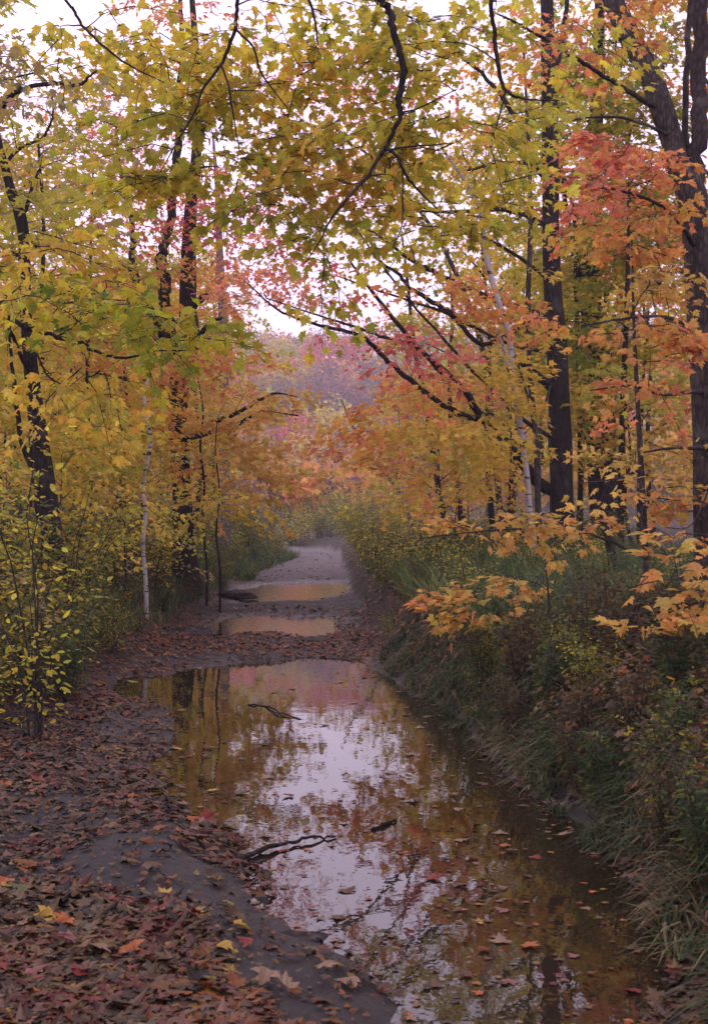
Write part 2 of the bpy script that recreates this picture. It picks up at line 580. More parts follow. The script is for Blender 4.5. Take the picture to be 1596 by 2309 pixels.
#==SECTIONS==
# ---------------------------------------------------------------- ground and puddles
def build_ground():
    ys = list(np.arange(-14, 3.6, .35))
    y = 3.6
    while y < 60:
        ys.append(y)
        y += max(.022, y * .0062)
    while y < 640:
        ys.append(y)
        y *= 1.022
    xs = list(np.arange(-3.3, 2.3, .034))
    a, st = 2.3, .036
    while a < 330:
        xs.append(a)
        xs.insert(0, -a - 1.0)
        st *= 1.085
        a += st
    xs, ys = np.array(sorted(xs)), np.array(ys)
    X, Y = np.meshgrid(xs, ys)
    x, y = X.ravel(), Y.ravel()
    z = ground_h(x, y)
    b = Buf()
    nx = len(xs)
    i = (np.arange(len(ys) - 1)[:, None] * nx + np.arange(nx - 1)[None]).ravel()
    b.add(np.stack([x, y, z], -1), [np.stack([i, i + 1, i + nx + 1, i + nx], -1)], 0, None, True)
    m, nt = mat_new('ground')
    L = nt.links.new
    tc = N(nt, 'ShaderNodeTexCoord')
    mu = N(nt, 'ShaderNodeAttribute', attribute_name='mud')
    we = N(nt, 'ShaderNodeAttribute', attribute_name='wet')
    n1 = N(nt, 'ShaderNodeTexNoise', Scale=3.0, Detail=8.0, Roughness=.65)
    n2 = N(nt, 'ShaderNodeTexNoise', Scale=38.0, Detail=8.0, Roughness=.7)
    n3 = N(nt, 'ShaderNodeTexVoronoi', Scale=26.0)
    for q in (n1, n2, n3):
        L(tc.outputs['Object'], q.inputs['Vector'])
    mud = ramp(nt, n1.outputs[0], [(.3, (.009, .007, .007)), (.5, (.022, .017, .017)), (.7, (.046, .037, .036))])
    soil = ramp(nt, n3.outputs['Color'], [(.1, (.018, .013, .008)), (.45, (.035, .023, .014)), (.7, (.055, .028, .016)), (.9, (.06, .045, .02))])
    mx = N(nt, 'ShaderNodeMixRGB')
    L(mu.outputs['Fac'], mx.inputs[0])
    L(soil, mx.inputs[1])
    L(mud, mx.inputs[2])
    pale = N(nt, 'ShaderNodeMixRGB')
    dry = N(nt, 'ShaderNodeAttribute', attribute_name='dry')
    L(dry.outputs['Fac'], pale.inputs[0])
    L(mx.outputs[0], pale.inputs[1])
    pale.inputs[2].default_value = (.15, .12, .125, 1)
    dk = N(nt, 'ShaderNodeMixRGB', blend_type='MULTIPLY')
    dk.inputs[0].default_value = .55
    L(pale.outputs[0], dk.inputs[1])
    L(ramp(nt, n2.outputs[0], [(.3, (.45, .45, .45)), (.6, (1, 1, 1))]), dk.inputs[2])
    b2 = N(nt, 'ShaderNodeBsdfPrincipled')
    L(dk.outputs[0], b2.inputs['Base Color'])
    r = N(nt, 'ShaderNodeMath', operation='MULTIPLY_ADD')
    L(we.outputs['Fac'], r.inputs[0])
    r.inputs[1].default_value = -.5
    r.inputs[2].default_value = .82
    r2 = N(nt, 'ShaderNodeMath', operation='MULTIPLY_ADD')
    L(n1.outputs[0], r2.inputs[0])
    r2.inputs[1].default_value = .5
    L(r.outputs[0], r2.inputs[2])
    r3 = N(nt, 'ShaderNodeMath', operation='SUBTRACT', use_clamp=True)
    L(r2.outputs[0], r3.inputs[0])
    r3.inputs[1].default_value = .17
    L(r3.outputs[0], b2.inputs['Roughness'])
    bp = N(nt, 'ShaderNodeBump', Strength=1.0, Distance=.04)
    L(n2.outputs[0], bp.inputs['Height'])
    bp2 = N(nt, 'ShaderNodeBump', Strength=.5, Distance=.05)
    L(n1.outputs[0], bp2.inputs['Height'])
    L(bp2.outputs[0], bp.inputs['Normal'])
    L(bp.outputs[0], b2.inputs['Normal'])
    o = N(nt, 'ShaderNodeOutputMaterial')
    L(b2.outputs[0], o.inputs[0])
    me = b.mesh('ground', [m])
    l, rr = edges(x, y)
    mudw = (1 - sstep(-.1, .55, np.maximum(l, rr * 5.0 - .1))) * (1 - sstep(66, 74, y))
    psd = puddle_sd(x, y)
    wet = (1 - sstep(.0, .9, psd)) * mudw
    dryw = sstep(26, 46, y) * mudw * .8
    for nme, val in (('mud', mudw), ('wet', np.maximum(wet, .35 * mudw)), ('dry', dryw)):
        at = me.attributes.new(nme, 'FLOAT', 'POINT')
        at.data.foreach_set('value', val.astype(np.float32))
    tag(link('ground', me), kind='structure')


def water_material(rough=.015, bump=.06):
    m, nt = mat_new('puddle_water')
    L = nt.links.new
    tc = N(nt, 'ShaderNodeTexCoord')
    mp = N(nt, 'ShaderNodeMapping')
    mp.inputs['Scale'].default_value = (1, .55, 1)
    L(tc.outputs['Object'], mp.inputs[0])
    n1 = N(nt, 'ShaderNodeTexNoise', Scale=9.0, Detail=3.0, Roughness=.5)
    L(mp.outputs[0], n1.inputs['Vector'])
    n2 = N(nt, 'ShaderNodeTexNoise', Scale=1.3, Detail=3.0)
    L(tc.outputs['Object'], n2.inputs['Vector'])
    b = N(nt, 'ShaderNodeBsdfPrincipled', Roughness=rough)
    b.inputs['IOR'].default_value = 1.42
    L(ramp(nt, n2.outputs[0], [(.3, (.014, .009, .005)), (.7, (.026, .018, .010))]), b.inputs['Base Color'])
    bp = N(nt, 'ShaderNodeBump', Strength=bump, Distance=.012)
    L(n1.outputs[0], bp.inputs['Height'])
    L(bp.outputs[0], b.inputs['Normal'])
    o = N(nt, 'ShaderNodeOutputMaterial')
    L(b.outputs[0], o.inputs[0])
    return m


def build_puddles():
    calm, riffled = water_material(), water_material(.06, .55)
    for poly in PUD:
        wm = calm if poly is PUD[0] else riffled
        q = np.array(poly)
        c = q.mean(0)
        x0, y0 = q.min(0) - .5
        x1, y1 = q.max(0) + .6
        xs, ys = np.linspace(x0, x1, 60), np.linspace(y0, y1, 90)
        X, Y = np.meshgrid(xs, ys)
        x, y = X.ravel(), Y.ravel()
        i = (np.arange(89)[:, None] * 60 + np.arange(59)[None]).ravel()
        f = np.stack([i, i + 1, i + 61, i + 60], -1)
        s = sd_poly(x, y, poly)
        keep = (s[f] < .45).any(1)
        b = Buf()
        b.add(np.stack([x, y, np.zeros_like(x)], -1), [f[keep]], 0, None, True)
        tag(link('puddle', b.mesh('puddle', [wm])), kind='structure')


build_ground()
build_puddles()

# ---------------------------------------------------------------- leaf litter
DENSE = [G(*p) for p in [(-300, 2010), (230, 2015), (300, 2050), (430, 2100), (480, 2180), (520, 2260), (640, 2420), (-400, 2420)]]
BARE = [G(*p) for p in [(150, 1930), (330, 1905), (520, 1965), (640, 2060), (720, 2130), (900, 2290), (900, 2420), (650, 2420), (560, 2290), (500, 2150), (440, 2080), (300, 2035), (170, 2005)]]
BARE2 = [G(*p) for p in [(330, 1470), (560, 1440), (900, 1465), (880, 1486), (700, 1478), (420, 1500)]]


def litter_density(x, y):
    l, r = edges(x, y)
    e = np.maximum(l, r)
    psd = puddle_sd(x, y)
    n = noise2(x * 1.1, y * 1.1 * .7, 71, 3)
    base = .30 + .75 * sstep(.42, .64, n)
    base = np.where(e > 0, .8 - .35 * sstep(.5, 2.5, e), base)
    base = np.where((l > -.9) & (l < .9), np.maximum(base, .6 + .5 * n), base)
    base = np.where(y > 34, base * .6, base)
    bar = (y > 15.5) & (y < 19.3)
    base = np.where(bar & (e < .3), base + .55 * sstep(.4, .55, n), base)
    base = np.where(psd < .05, base * .6, base)
    base = np.where(psd < -.04, 0, base)
    wetpatch = (psd < .25) & (y < 9) & (x < -.35)
    base = np.where(wetpatch & (psd > -.12), .75, base)
    base = np.where(sd_poly(x, y, BARE) < .1 * (n - .5) * 4, .05, base)
    base = np.where(sd_poly(x, y, DENSE) < .6 * (n - .5), 1.6, base)
    return base


def leaf_on_ground(x, y, lift=.008, tilt=.2):
    n = len(x)
    e = .03
    z = ground_h(x, y)
    gx = (ground_h(x + e, y) - z) / e
    gy = (ground_h(x, y + e) - z) / e
    up = np.stack([-gx, -gy, np.ones(n)], -1) + rng.normal(0, tilt, (n, 3)) * [1, 1, .3]
    a = rng.uniform(0, 6.283, n)
    fw = np.stack([np.cos(a), np.sin(a), rng.normal(0, .12, n)], -1)
    fw = fw - nrm(up) * np.sum(fw * nrm(up), 1, keepdims=True)
    z = np.maximum(z, .002)
    return np.stack([x, y, z + lift + rng.uniform(0, .022, n)], -1), fw, up


def build_litter():
    out = Buf()
    for n, y0, y1, tpl in ((42000, 3.2, 8.5, MAPLE), (60000, 8.5, 22, STAR), (30000, 22, 60, KITE)):
        y = y0 * (y1 / y0) ** rng.uniform(0, 1, n) if y0 > 8 else rng.uniform(y0, y1, n)
        hw = y * .28 + .5
        x = rng.uniform(-1, 1, n) * np.minimum(hw, 6)
        k = rng.uniform(0, 1.7, n) < litter_density(x, y) * np.where(y > 22, .55, 1)
        x, y = x[k], y[k]
        p, f, u = leaf_on_ground(x, y)
        r_ = edges(x, y)[1]
        p[:, 2] += (r_ > .1) * (rng.uniform(0, 1, len(x)) < .55) * rng.uniform(.03, .24, len(x))
        sz = rng.uniform(.034, .074, len(x)) * np.where(y > 22, 1.5, 1)
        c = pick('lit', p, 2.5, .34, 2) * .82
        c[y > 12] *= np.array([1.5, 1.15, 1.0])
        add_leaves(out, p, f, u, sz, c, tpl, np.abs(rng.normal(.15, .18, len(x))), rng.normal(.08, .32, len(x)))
    n = 70000                                                   # torn scraps, needles and crumbs between the leaves
    y = 3.4 * (24 / 3.4) ** rng.uniform(0, 1, n)
    x = rng.uniform(-1, 1, n) * np.minimum(y * .28 + .4, 4.5)
    k = (rng.uniform(0, 1.3, n) < litter_density(x, y) + .24) & (puddle_sd(x, y) > .0)
    x, y = x[k], y[k]
    p, f, u = leaf_on_ground(x, y, .003, .3)
    c = pick('lit', p, 5, .3, 5) * .8
    add_leaves(out, p, f, u, rng.uniform(.010, .034, len(x)) * (1 + y * .03), c, KITE, .4, 0)
    tag(link('leaf_litter', out.mesh('leaf_litter', [M_LITTER])), 'fallen maple leaves and bits strewn over the muddy track and its banks', 'leaf litter', kind='stuff')


build_litter()

n = 9000
y = 4.2 * (16 / 4.2) ** rng.uniform(0, 1, n)
x = rng.uniform(-2.6, 1.5, n)
s_ = puddle_sd(x, y)
k = (s_ < .02) & (rng.uniform(0, 1, n) < .10 + .8 * np.exp(s_ / .10) + .22 * (noise2(x * 2, y * 1.3, 15, 2) > .58))
x, y = x[k], y[k]
b = Buf()
a = rng.uniform(0, 6.28, len(x))
p = np.stack([x, y, np.full(len(x), .0035) + rng.uniform(0, .004, len(x))], -1)
add_leaves(b, p, np.stack([np.cos(a), np.sin(a), 0 * a], -1), UP + rng.normal(0, .05, (len(x), 3)), rng.uniform(.008, .045, len(x)), pick('lit', p, 4, .25, 6) * 1.5, STAR, .05, -.1)
tag(link('floating_debris', b.mesh('floating_debris', [M_LITTER])), 'small scraps of leaf floating scattered over the big puddle', 'leaf scraps', kind='stuff')
# ---------------------------------------------------------------- the trees one can tell apart
# forked maple at the edge of the picture
make_tree('maple_tree', 'big smooth-barked forked maple with orange leaves, standing on the grassy bank', 'tree',
    [(1614, 1520, 12, 92), (1608, 1300, 12, 80), (1603, 1100, 12, 78), (1598, 950, 12, 74), (1590, 800, 12, 74), (1582, 650, 12, 74), (1572, 520, 12, 72), (1556, 430, 12, 70),
     (1530, 375, 12, 54), (1513, 310, 12.1, 52), (1488, 235, 12.1, 54), (1463, 165, 12.2, 50), (1420, 85, 12.3, 50), (1385, 10, 12.4, 46), (1350, -90, 12.5, 42), (1290, -260, 12.6, 34), (1240, -480, 12.8, 20), (1230, -700, 13, 8)],
    [[(1562, 440, 12, 44), (1573, 325, 12, 40), (1580, 200, 12.1, 38), (1584, 0, 12.2, 36), (1600, -200, 12.3, 28), (1640, -500, 12.5, 14), (1650, -700, 12.5, 6)],
     [(1552, 400, 12.2, 17), (1548, 320, 12.3, 16), (1548, 200, 12.4, 15), (1558, 0, 12.6, 14), (1566, -200, 12.8, 10), (1570, -400, 12.9, 5)],
     [(1468, 238, 12, 13), (1398, 195, 11.8, 11), (1338, 155, 11.6, 10), (1283, 120, 11.4, 9), (1233, 90, 11.2, 8), (1173, 55, 11, 6), (1120, 30, 10.8, 4)],
     [(1500, 300, 12, 8), (1440, 275, 11.8, 7), (1380, 262, 11.6, 6), (1300, 268, 11.4, 4), (1250, 280, 11.3, 3)],
     [(1575, 560, 12, 16), (1500, 470, 11.2, 9), (1400, 430, 10.8, 6), (1300, 420, 10.6, 4)],
     [(1585, 760, 12, 18), (1500, 715, 10.9, 8), (1400, 720, 10.4, 6), (1310, 735, 10, 4)],
     [(1590, 880, 12, 14), (1500, 890, 11, 7), (1420, 870, 10.8, 5), (1330, 880, 10.6, 3)],
     [(1600, 1010, 12, 12), (1530, 1010, 11, 7), (1450, 1020, 10.8, 4)]],
    [(1370, 60, 11.6, 60, 50, .7, 7, 'ora', 22, .42), (1240, 85, 11.2, 60, 40, .5, 5, 'ora', 20, .42), (1390, 335, 11.2, 60, 40, .6, 9, 'sal', 24, .42), (1370, 420, 10.8, 50, 30, .5, 7, 'sal', 24, .42), (1450, 390, 11, 50, 40, .5, 7, 'sal', 22, .42),
     (1480, 480, 11.2, 50, 40, .5, 6, 'ora', 22, .42), (1440, 560, 10.9, 40, 24, .5, 5, 'ora', 22, .42), (1335, 515, 11, 25, 8, .3, 2, 'ora', 16, .36),
     (1490, 650, 10.6, 60, 22, .5, 6, 'gold', 24, .42), (1470, 735, 10.3, 50, 14, .4, 5, 'ora', 24, .42), (1400, 745, 10.3, 30, 10, .3, 3, 'sal', 18, .36), (1480, 800, 10.8, 40, 20, .5, 4, 'sal', 22, .42),
     (1450, 885, 10.8, 60, 14, .4, 5, 'sal', 20, .4), (1275, 728, 10.2, 25, 8, .2, 2, 'ora', 16, .32),
     (1400, -260, 12.5, 220, 160, 1.4, 12, 'ora'), (1650, -350, 12.5, 220, 220, 1.6, 12, 'ora')],
    MAPLE, .078, M_BARK2, sides=5, twig=True, lump=.07, limb_bark=M_TWIG, hang=(.6, .6))

# the tall straight tree
make_tree('maple_tree', 'tall straight dark trunk with long bare limbs arching over the track, rising from tall grass', 'tree',
    [(1270, 1330, 25, 66), (1268, 1250, 25, 60), (1266, 1150, 25, 57), (1264, 1050, 25, 54), (1260, 900, 25, 50), (1255, 780, 25, 47), (1246, 660, 25, 42), (1241, 500, 25, 38), (1240, 330, 25, 36), (1237, 180, 25, 34), (1234, 40, 25.2, 30), (1228, -150, 25.4, 24), (1222, -400, 25.6, 14), (1220, -560, 25.6, 6)],
    [[(1232, 1104, 25, 27), (1178, 1042, 24, 22), (1128, 987, 23.4, 19), (1088, 940, 23, 17), (1038, 872, 22.6, 15), (1008, 842, 22.4, 14), (948, 787, 22, 12), (898, 732, 21.7, 10), (828, 642, 21.3, 8), (790, 590, 21, 5)],
     [(1092, 946, 23, 14), (1048, 940, 22.5, 14), (998, 912, 22.1, 13), (923, 857, 21.6, 12), (868, 807, 21.3, 11), (828, 767, 21, 10), (798, 750, 20.8, 9), (750, 740, 20.5, 8), (675, 720, 20.2, 6), (615, 690, 20, 5), (560, 640, 19.8, 3)],
     [(1000, 845, 22.4, 10), (938, 782, 22, 9), (858, 757, 21.6, 7), (798, 737, 21.2, 6), (700, 705, 20.8, 4), (600, 672, 20.4, 3)],
     [(1240, 720, 25, 20), (1208, 706, 24.6, 17), (1148, 685, 24, 15), (1088, 665, 23.6, 14), (1048, 647, 23.3, 13), (998, 623, 23, 12), (948, 597, 22.7, 10), (913, 577, 22.5, 9), (860, 535, 22.2, 6), (790, 500, 22, 4)],
     [(1250, 880, 25, 22), (1220, 852, 24.5, 18), (1178, 822, 24, 12), (1150, 800, 23.8, 6)],
     [(1241, 408, 25, 19), (1223, 392, 24.8, 16), (1193, 335, 24.4, 14), (1160, 262, 24, 11), (1110, 190, 23.6, 9), (1040, 130, 23, 7), (920, 90, 22.5, 5)],
     [(1243, 505, 25, 14), (1213, 500, 24.8, 12), (1183, 483, 24.4, 11), (1123, 473, 24, 10), (1000, 477, 23.2, 7), (900, 470, 22.6, 5)],
     [(1240, 380, 25, 10), (1173, 366, 24.5, 9), (1128, 368, 24, 8), (1053, 383, 23.5, 6)],
     [(1243, 200, 25, 16), (1262, 120, 25.3, 13), (1275, 20, 25.6, 11), (1290, -120, 26, 7)],
     [(1246, 640, 25, 9), (1150, 566, 24, 8), (1040, 512, 23, 7), (940, 462, 22.4, 5), (850, 440, 22, 3)],
     [(1255, 800, 25, 9), (1130, 768, 23.6, 8), (1000, 704, 22.6, 7), (880, 664, 22, 5), (760, 622, 21.4, 3)],
     [(1262, 1000, 25, 10), (1160, 930, 23.6, 9), (1080, 850, 22.8, 8), (960, 720, 22, 6), (870, 610, 21.6, 5), (800, 510, 21.2, 3)],
     [(1228, 690, 25, 10), (1103, 777, 23.6, 10), (1033, 727, 23.2, 11), (1008, 702, 23, 12), (968, 677, 22.8, 11), (923, 647, 22.5, 9), (898, 617, 22.3, 8), (863, 595, 22.1, 6), (830, 560, 22, 4)]],
    [(1070, 690, 22.5, 110, 45, 1.0, 9, 'ora', 34, .8), (900, 790, 21.2, 120, 40, 1.0, 8, 'red', 22, .8), (900, 890, 21, 90, 50, 1, 9, 'ora', 32, .8), (840, 970, 20.6, 70, 45, .8, 6, 'ora', 30, .7), (950, 980, 21.4, 90, 50, 1, 9, 'yel', 34, .8), (880, 1060, 21, 70, 25, .7, 5, 'ora', 28, .7), (740, 650, 20.5, 150, 40, 1.0, 9, 'red', 18, .8), (610, 630, 20, 80, 50, 1.0, 7, 'pink', 18, .8),
     (960, 630, 22, 110, 40, 1, 7, 'ora', 30, .8), (1110, 890, 22.4, 90, 70, .8, 14, 'yel', 40, .8), (1050, 1000, 22, 100, 50, .8, 14, 'yel', 40, .8), (1010, 830, 22, 70, 40, .8, 5, 'pink', 34, .8),
     (1150, 560, 24, 70, 60, 1.2, 7, 'yel', 34, .8), (980, 440, 22.6, 170, 50, 1.2, 13, 'yg', 30, .8), (900, 540, 22.4, 120, 40, 1, 9, 'yg', 30, .8), (840, 330, 22.3, 150, 80, 1.2, 11, 'yel', 26, .9), (1060, 290, 23, 140, 90, 1.4, 9, 'ora', 24, .9), (880, 150, 22.5, 150, 80, 1.4, 8, 'red', 24, .9),
     (1120, 90, 23.5, 90, 60, 1.2, 8, 'sal', 30, .9), (1300, -150, 25, 160, 80, 2, 10, 'ora', 34, 1), (1180, -340, 25, 260, 140, 2, 14, 'ora', 34, 1), (1000, 1100, 22, 70, 40, .8, 6, 'yel', 36, .8)],
    STAR, .125, M_BARK, twig=False, flare=.35)

make_tree('birch_tree', 'slender white birch with black marks leaning beside the tall dark trunk', 'tree',
    [(1204, 1290, 23, 19), (1203, 1230, 23, 18), (1193, 1150, 23, 17), (1188, 1077, 23, 17), (1180, 1017, 23, 16), (1170, 947, 23, 18), (1163, 887, 23, 18), (1155, 842, 23, 18), (1150, 772, 23, 17), (1138, 722, 23, 17), (1118, 662, 23, 16), (1098, 587, 23, 16), (1088, 510, 23, 15), (1080, 465, 23, 14), (1058, 425, 23, 12), (1030, 380, 23, 10), (998, 335, 23, 8), (975, 280, 23, 4)],
    [[(1160, 860, 23, 9), (1150, 845, 22.9, 9), (1140, 800, 22.8, 7), (1120, 740, 22.7, 4)], [(1085, 490, 23, 7), (1120, 430, 23.3, 6), (1140, 370, 23.5, 3)]],
    [(1030, 330, 23, 90, 60, .8, 9, 'yel', 30, .6), (1060, 540, 23, 100, 50, .8, 9, 'yel', 30, .6), (1130, 380, 23.3, 60, 50, .6, 6, 'yel', 30, .6)], STAR, .085, M_BIRCH, flare=.1, lump=.05)
make_tree('slender_tree', 'thin grey trunk standing between the white birch and the tall dark trunk', 'tree',
    [(1218, 1310, 24, 15), (1213, 1152, 24, 14), (1209, 1002, 24, 14), (1199, 902, 24, 13), (1193, 802, 24, 12), (1190, 677, 24, 12), (1194, 577, 24, 11), (1195, 450, 24, 10), (1190, 300, 24, 8), (1180, 100, 24, 5)],
    [[(1205, 960, 24, 7), (1235, 1010, 23.5, 0)][:1] + [(1185, 880, 23.7, 6), (1170, 830, 23.5, 5), (1150, 770, 23.3, 3)], [(1225, 1040, 24, 8), (1218, 960, 24.1, 7), (1240, 870, 24.3, 5)]],
    [(1160, 740, 23.8, 70, 90, .8, 10, 'yel', 34, .7), (1190, 300, 24, 90, 160, 1, 14, 'yg', 30, .8)], STAR, .11, M_BARK2, flare=.1)
make_tree('old_tree', 'broad dark leaning trunk half hidden by yellow leaves behind the tall trunk', 'tree',
    [(1378, 1310, 30, 78), (1366, 1200, 30, 70), (1358, 1090, 30, 66), (1348, 930, 30, 60), (1338, 800, 30, 54), (1330, 600, 30, 48), (1335, 400, 30, 38), (1350, 150, 30, 28), (1350, -150, 30, 14)],
    [[(1340, 700, 30, 20), (1290, 560, 29, 14), (1268, 400, 28.5, 9), (1250, 300, 28, 5)], [(1335, 500, 30, 20), (1400, 380, 30, 14), (1430, 250, 30, 8)]],
    [(1340, 260, 29, 170, 150, 2.4, 60, 'ygg', 60, 1.1), (1420, 480, 29, 130, 120, 2, 36, 'ygg', 60, 1.1), (1300, 560, 28.6, 90, 120, 2, 24, 'yg', 60, 1.1), (1330, 780, 28, 120, 90, 2, 26, 'ygg', 60, 1.1), (1390, 0, 30, 200, 150, 2.5, 40, 'yg', 60, 1.2)],
    STAR, .15, M_BARK)
make_tree('dead_snag', 'short dark crooked dead stem between the tall trunk and the forked maple', 'tree snag',
    [(1390, 1345, 18, 22), (1384, 1290, 18, 21), (1373, 1219, 18, 19), (1358, 1165, 18, 17), (1365, 1110, 18, 13), (1372, 1070, 18, 7)],
    [[(1366, 1190, 18, 8), (1345, 1150, 18, 6), (1335, 1100, 18, 4)], [(1364, 1115, 18, 6), (1385, 1080, 18, 4), (1400, 1030, 18, 2)]],
    [(1360, 1040, 18, 50, 40, .4, 4, 'gold', 20, .45)], STAR, .09, M_BARK, flare=.3)

thin = [
    ('dark slender stem under the red leaves, tilting toward the track', [(1002, 1190, 35, 13), (988, 1097, 35, 13), (973, 1002, 35, 12), (958, 897, 35, 11), (935, 790, 35, 9), (920, 650, 35, 7), (905, 520, 35, 4)], [(920, 720, 34.5, 120, 90, 2, 13, 'red', 34, 1.1)]),
    ('twin-topped dark stem behind the arching limbs', [(1040, 1200, 36, 13), (1028, 1057, 36, 12), (1018, 977, 36, 11), (1013, 852, 36, 10), (1020, 700, 36, 8), (1010, 560, 36, 5)], [(1000, 760, 35.5, 130, 110, 2, 14, 'ora', 36, 1.1), (1080, 900, 35, 80, 60, 2, 7, 'yel', 36, 1.1)]),
    ('straight dark pole tree among green and yellow leaves behind the broad leaning trunk', [(1396, 1300, 26, 16), (1400, 1077, 26, 15), (1403, 937, 26, 14), (1408, 802, 26, 13), (1415, 600, 26, 10), (1420, 350, 26, 7)], [(1440, 860, 25, 110, 80, 1.5, 20, 'yg', 44, .9), (1430, 500, 26, 110, 140, 1.6, 26, 'ora', 44, 1), (1480, 700, 25.5, 90, 70, 1.4, 14, 'yel', 44, .9)]),
    ('thin dark sapling stem deep behind the golden sprays', [(1438, 1290, 27, 10), (1440, 1092, 27, 9), (1443, 1007, 27, 8), (1450, 850, 27, 7), (1462, 700, 27, 4)], [(1480, 1010, 26.5, 100, 80, 1.4, 16, 'yel', 44, .9)]),
    ('thin dark stem crossing green leaves high above the broad leaning trunk', [(1300, 1260, 32, 14), (1318, 900, 32, 12), (1335, 600, 32, 11), (1353, 400, 32, 10), (1373, 255, 32, 8), (1390, 80, 32, 5)], [(1350, 150, 31.5, 140, 130, 2, 24, 'ygg', 50, 1.2), (1420, 620, 31, 120, 90, 2, 18, 'yg', 50, 1.1)]),
    ('thin leaning stem just behind the upper half of the tall trunk', [(1310, 1270, 28, 12), (1305, 900, 28, 11), (1298, 650, 28, 10), (1293, 480, 28, 9), (1268, 390, 28, 8), (1250, 280, 28, 5)], [(1300, 620, 27.5, 90, 110, 1.6, 20, 'ygg', 50, 1.0), (1290, 920, 27.5, 70, 110, 1.6, 14, 'yel', 50, 1.0)]),
    ('stem of the golden-leaved sapling standing nearest the far wet bend', [(466, 1270, 24, 6), (457, 1180, 24, 6), (461, 1090, 24, 5), (452, 1010, 24, 5), (458, 930, 24, 4), (446, 850, 24, 2)], [(540, 930, 24, 90, 50, 1.2, 9, 'gold', 32, .7), (600, 1068, 24, 80, 22, .8, 8, 'gold', 32, .7), (510, 1030, 24, 80, 50, 1.2, 9, 'gold', 34, .7)]),
    ('very thin upright sapling beside the black forked trunk over the verge', [(496, 1285, 23, 6), (488, 1200, 23, 5), (495, 1110, 23, 4), (486, 1020, 23, 3), (490, 950, 23, 2)], [(530, 1120, 23, 70, 45, 1, 9, 'yel', 34, .7), (560, 860, 25, 90, 50, 1, 4, 'ora', 30, .8)]),
    ('dark pole stem close behind the black trunk nearest the camera', [(95, 1330, 20, 13), (92, 1100, 20, 12), (95, 877, 20, 12), (95, 687, 20, 10), (98, 500, 20, 8), (85, 300, 20, 5)], [(150, 960, 19, 120, 90, 1.4, 22, 'yg', 40, .8), (110, 430, 20, 130, 130, 1.5, 16, 'mut', 34, .8)]),
    ('thin grey pole stem between the two black trunks on the verge', [(206, 1320, 25, 10), (204, 1017, 25, 9), (200, 860, 25, 8), (200, 752, 25, 8), (205, 560, 25, 6), (210, 380, 25, 4)], [(240, 980, 24, 120, 90, 1.4, 24, 'yel', 44, .9), (230, 640, 25, 120, 150, 1.6, 26, 'yg', 40, .9), (250, 350, 25, 130, 130, 1.6, 20, 'mut', 36, .9)]),
]
for lab, tk, bl in thin:
    make_tree('sapling_tree', lab, 'tree', tk, [], bl, STAR, .125, M_BARK2 if 'grey' in lab else M_BARK, flare=.1, lump=.06)
make_tree('sapling_tree', 'pale bare sapling leaning far over the bushes beside the track bend', 'tree',
    [(930, 1190, 40, 9), (907, 1117, 40, 9), (862, 1061, 40, 8), (824, 1001, 40, 7), (794, 959, 40, 6), (770, 900, 40, 3)], [], [(800, 960, 40, 70, 60, 1.5, 8, 'ora', 30, 1.0)], STAR, .13, M_PALE, flare=.1)

# verge side
make_tree('black_tree', 'black rough-barked trunk with crooked limbs, nearest the camera on the leafy verge', 'tree',
    [(142, 1430, 16, 62), (135, 1340, 16, 44), (122, 1240, 16, 46), (105, 1140, 16, 52), (92, 1052, 16, 50), (82, 927, 16, 36), (70, 817, 16, 31), (63, 727, 16, 29), (56, 640, 16, 28), (55, 540, 16, 26), (42, 470, 16, 26), (25, 430, 16, 22), (10, 370, 16, 18), (-8, 300, 16, 16), (-30, 190, 16, 14), (-40, 20, 16, 10), (-30, -200, 16, 5)],
    [[(-6, 262, 16, 13), (10, 232, 15.8, 12), (40, 205, 15.5, 11), (90, 190, 15.2, 10), (140, 187, 15, 9), (180, 190, 14.9, 8), (200, 172, 14.8, 6), (218, 158, 14.7, 4)],
     [(50, 480, 16, 10), (58, 470, 16, 9), (75, 415, 15.8, 8), (90, 380, 15.7, 5)],
     [(8, 372, 16, 9), (48, 332, 15.6, 8), (90, 315, 15.3, 7), (108, 292, 15.2, 6), (120, 258, 15.1, 5), (118, 215, 15, 3)],
     [(72, 850, 16, 10), (30, 760, 15.6, 9), (10, 700, 15.4, 6)], [(98, 1100, 16, 18), (55, 1010, 15.9, 13), (35, 900, 15.8, 10), (25, 800, 15.7, 7), (15, 690, 15.6, 5)]],
    [(60, 190, 15.4, 130, 90, 1, 10, 'mut', 20, .6), (100, 330, 15.2, 120, 80, 1, 11, 'yg', 22, .6), (20, 500, 15.5, 110, 110, 1, 16, 'yg', 28, .6), (60, 700, 15.4, 120, 100, 1, 22, 'yel', 30, .6), (20, 60, 15.5, 160, 100, 1, 6, 'mut', 16, .6), (-60, -250, 15.5, 250, 250, 1.5, 16, 'yg', 30, .7)],
    STAR, .10, M_BARK, twig=True, flare=.3, lump=.14)
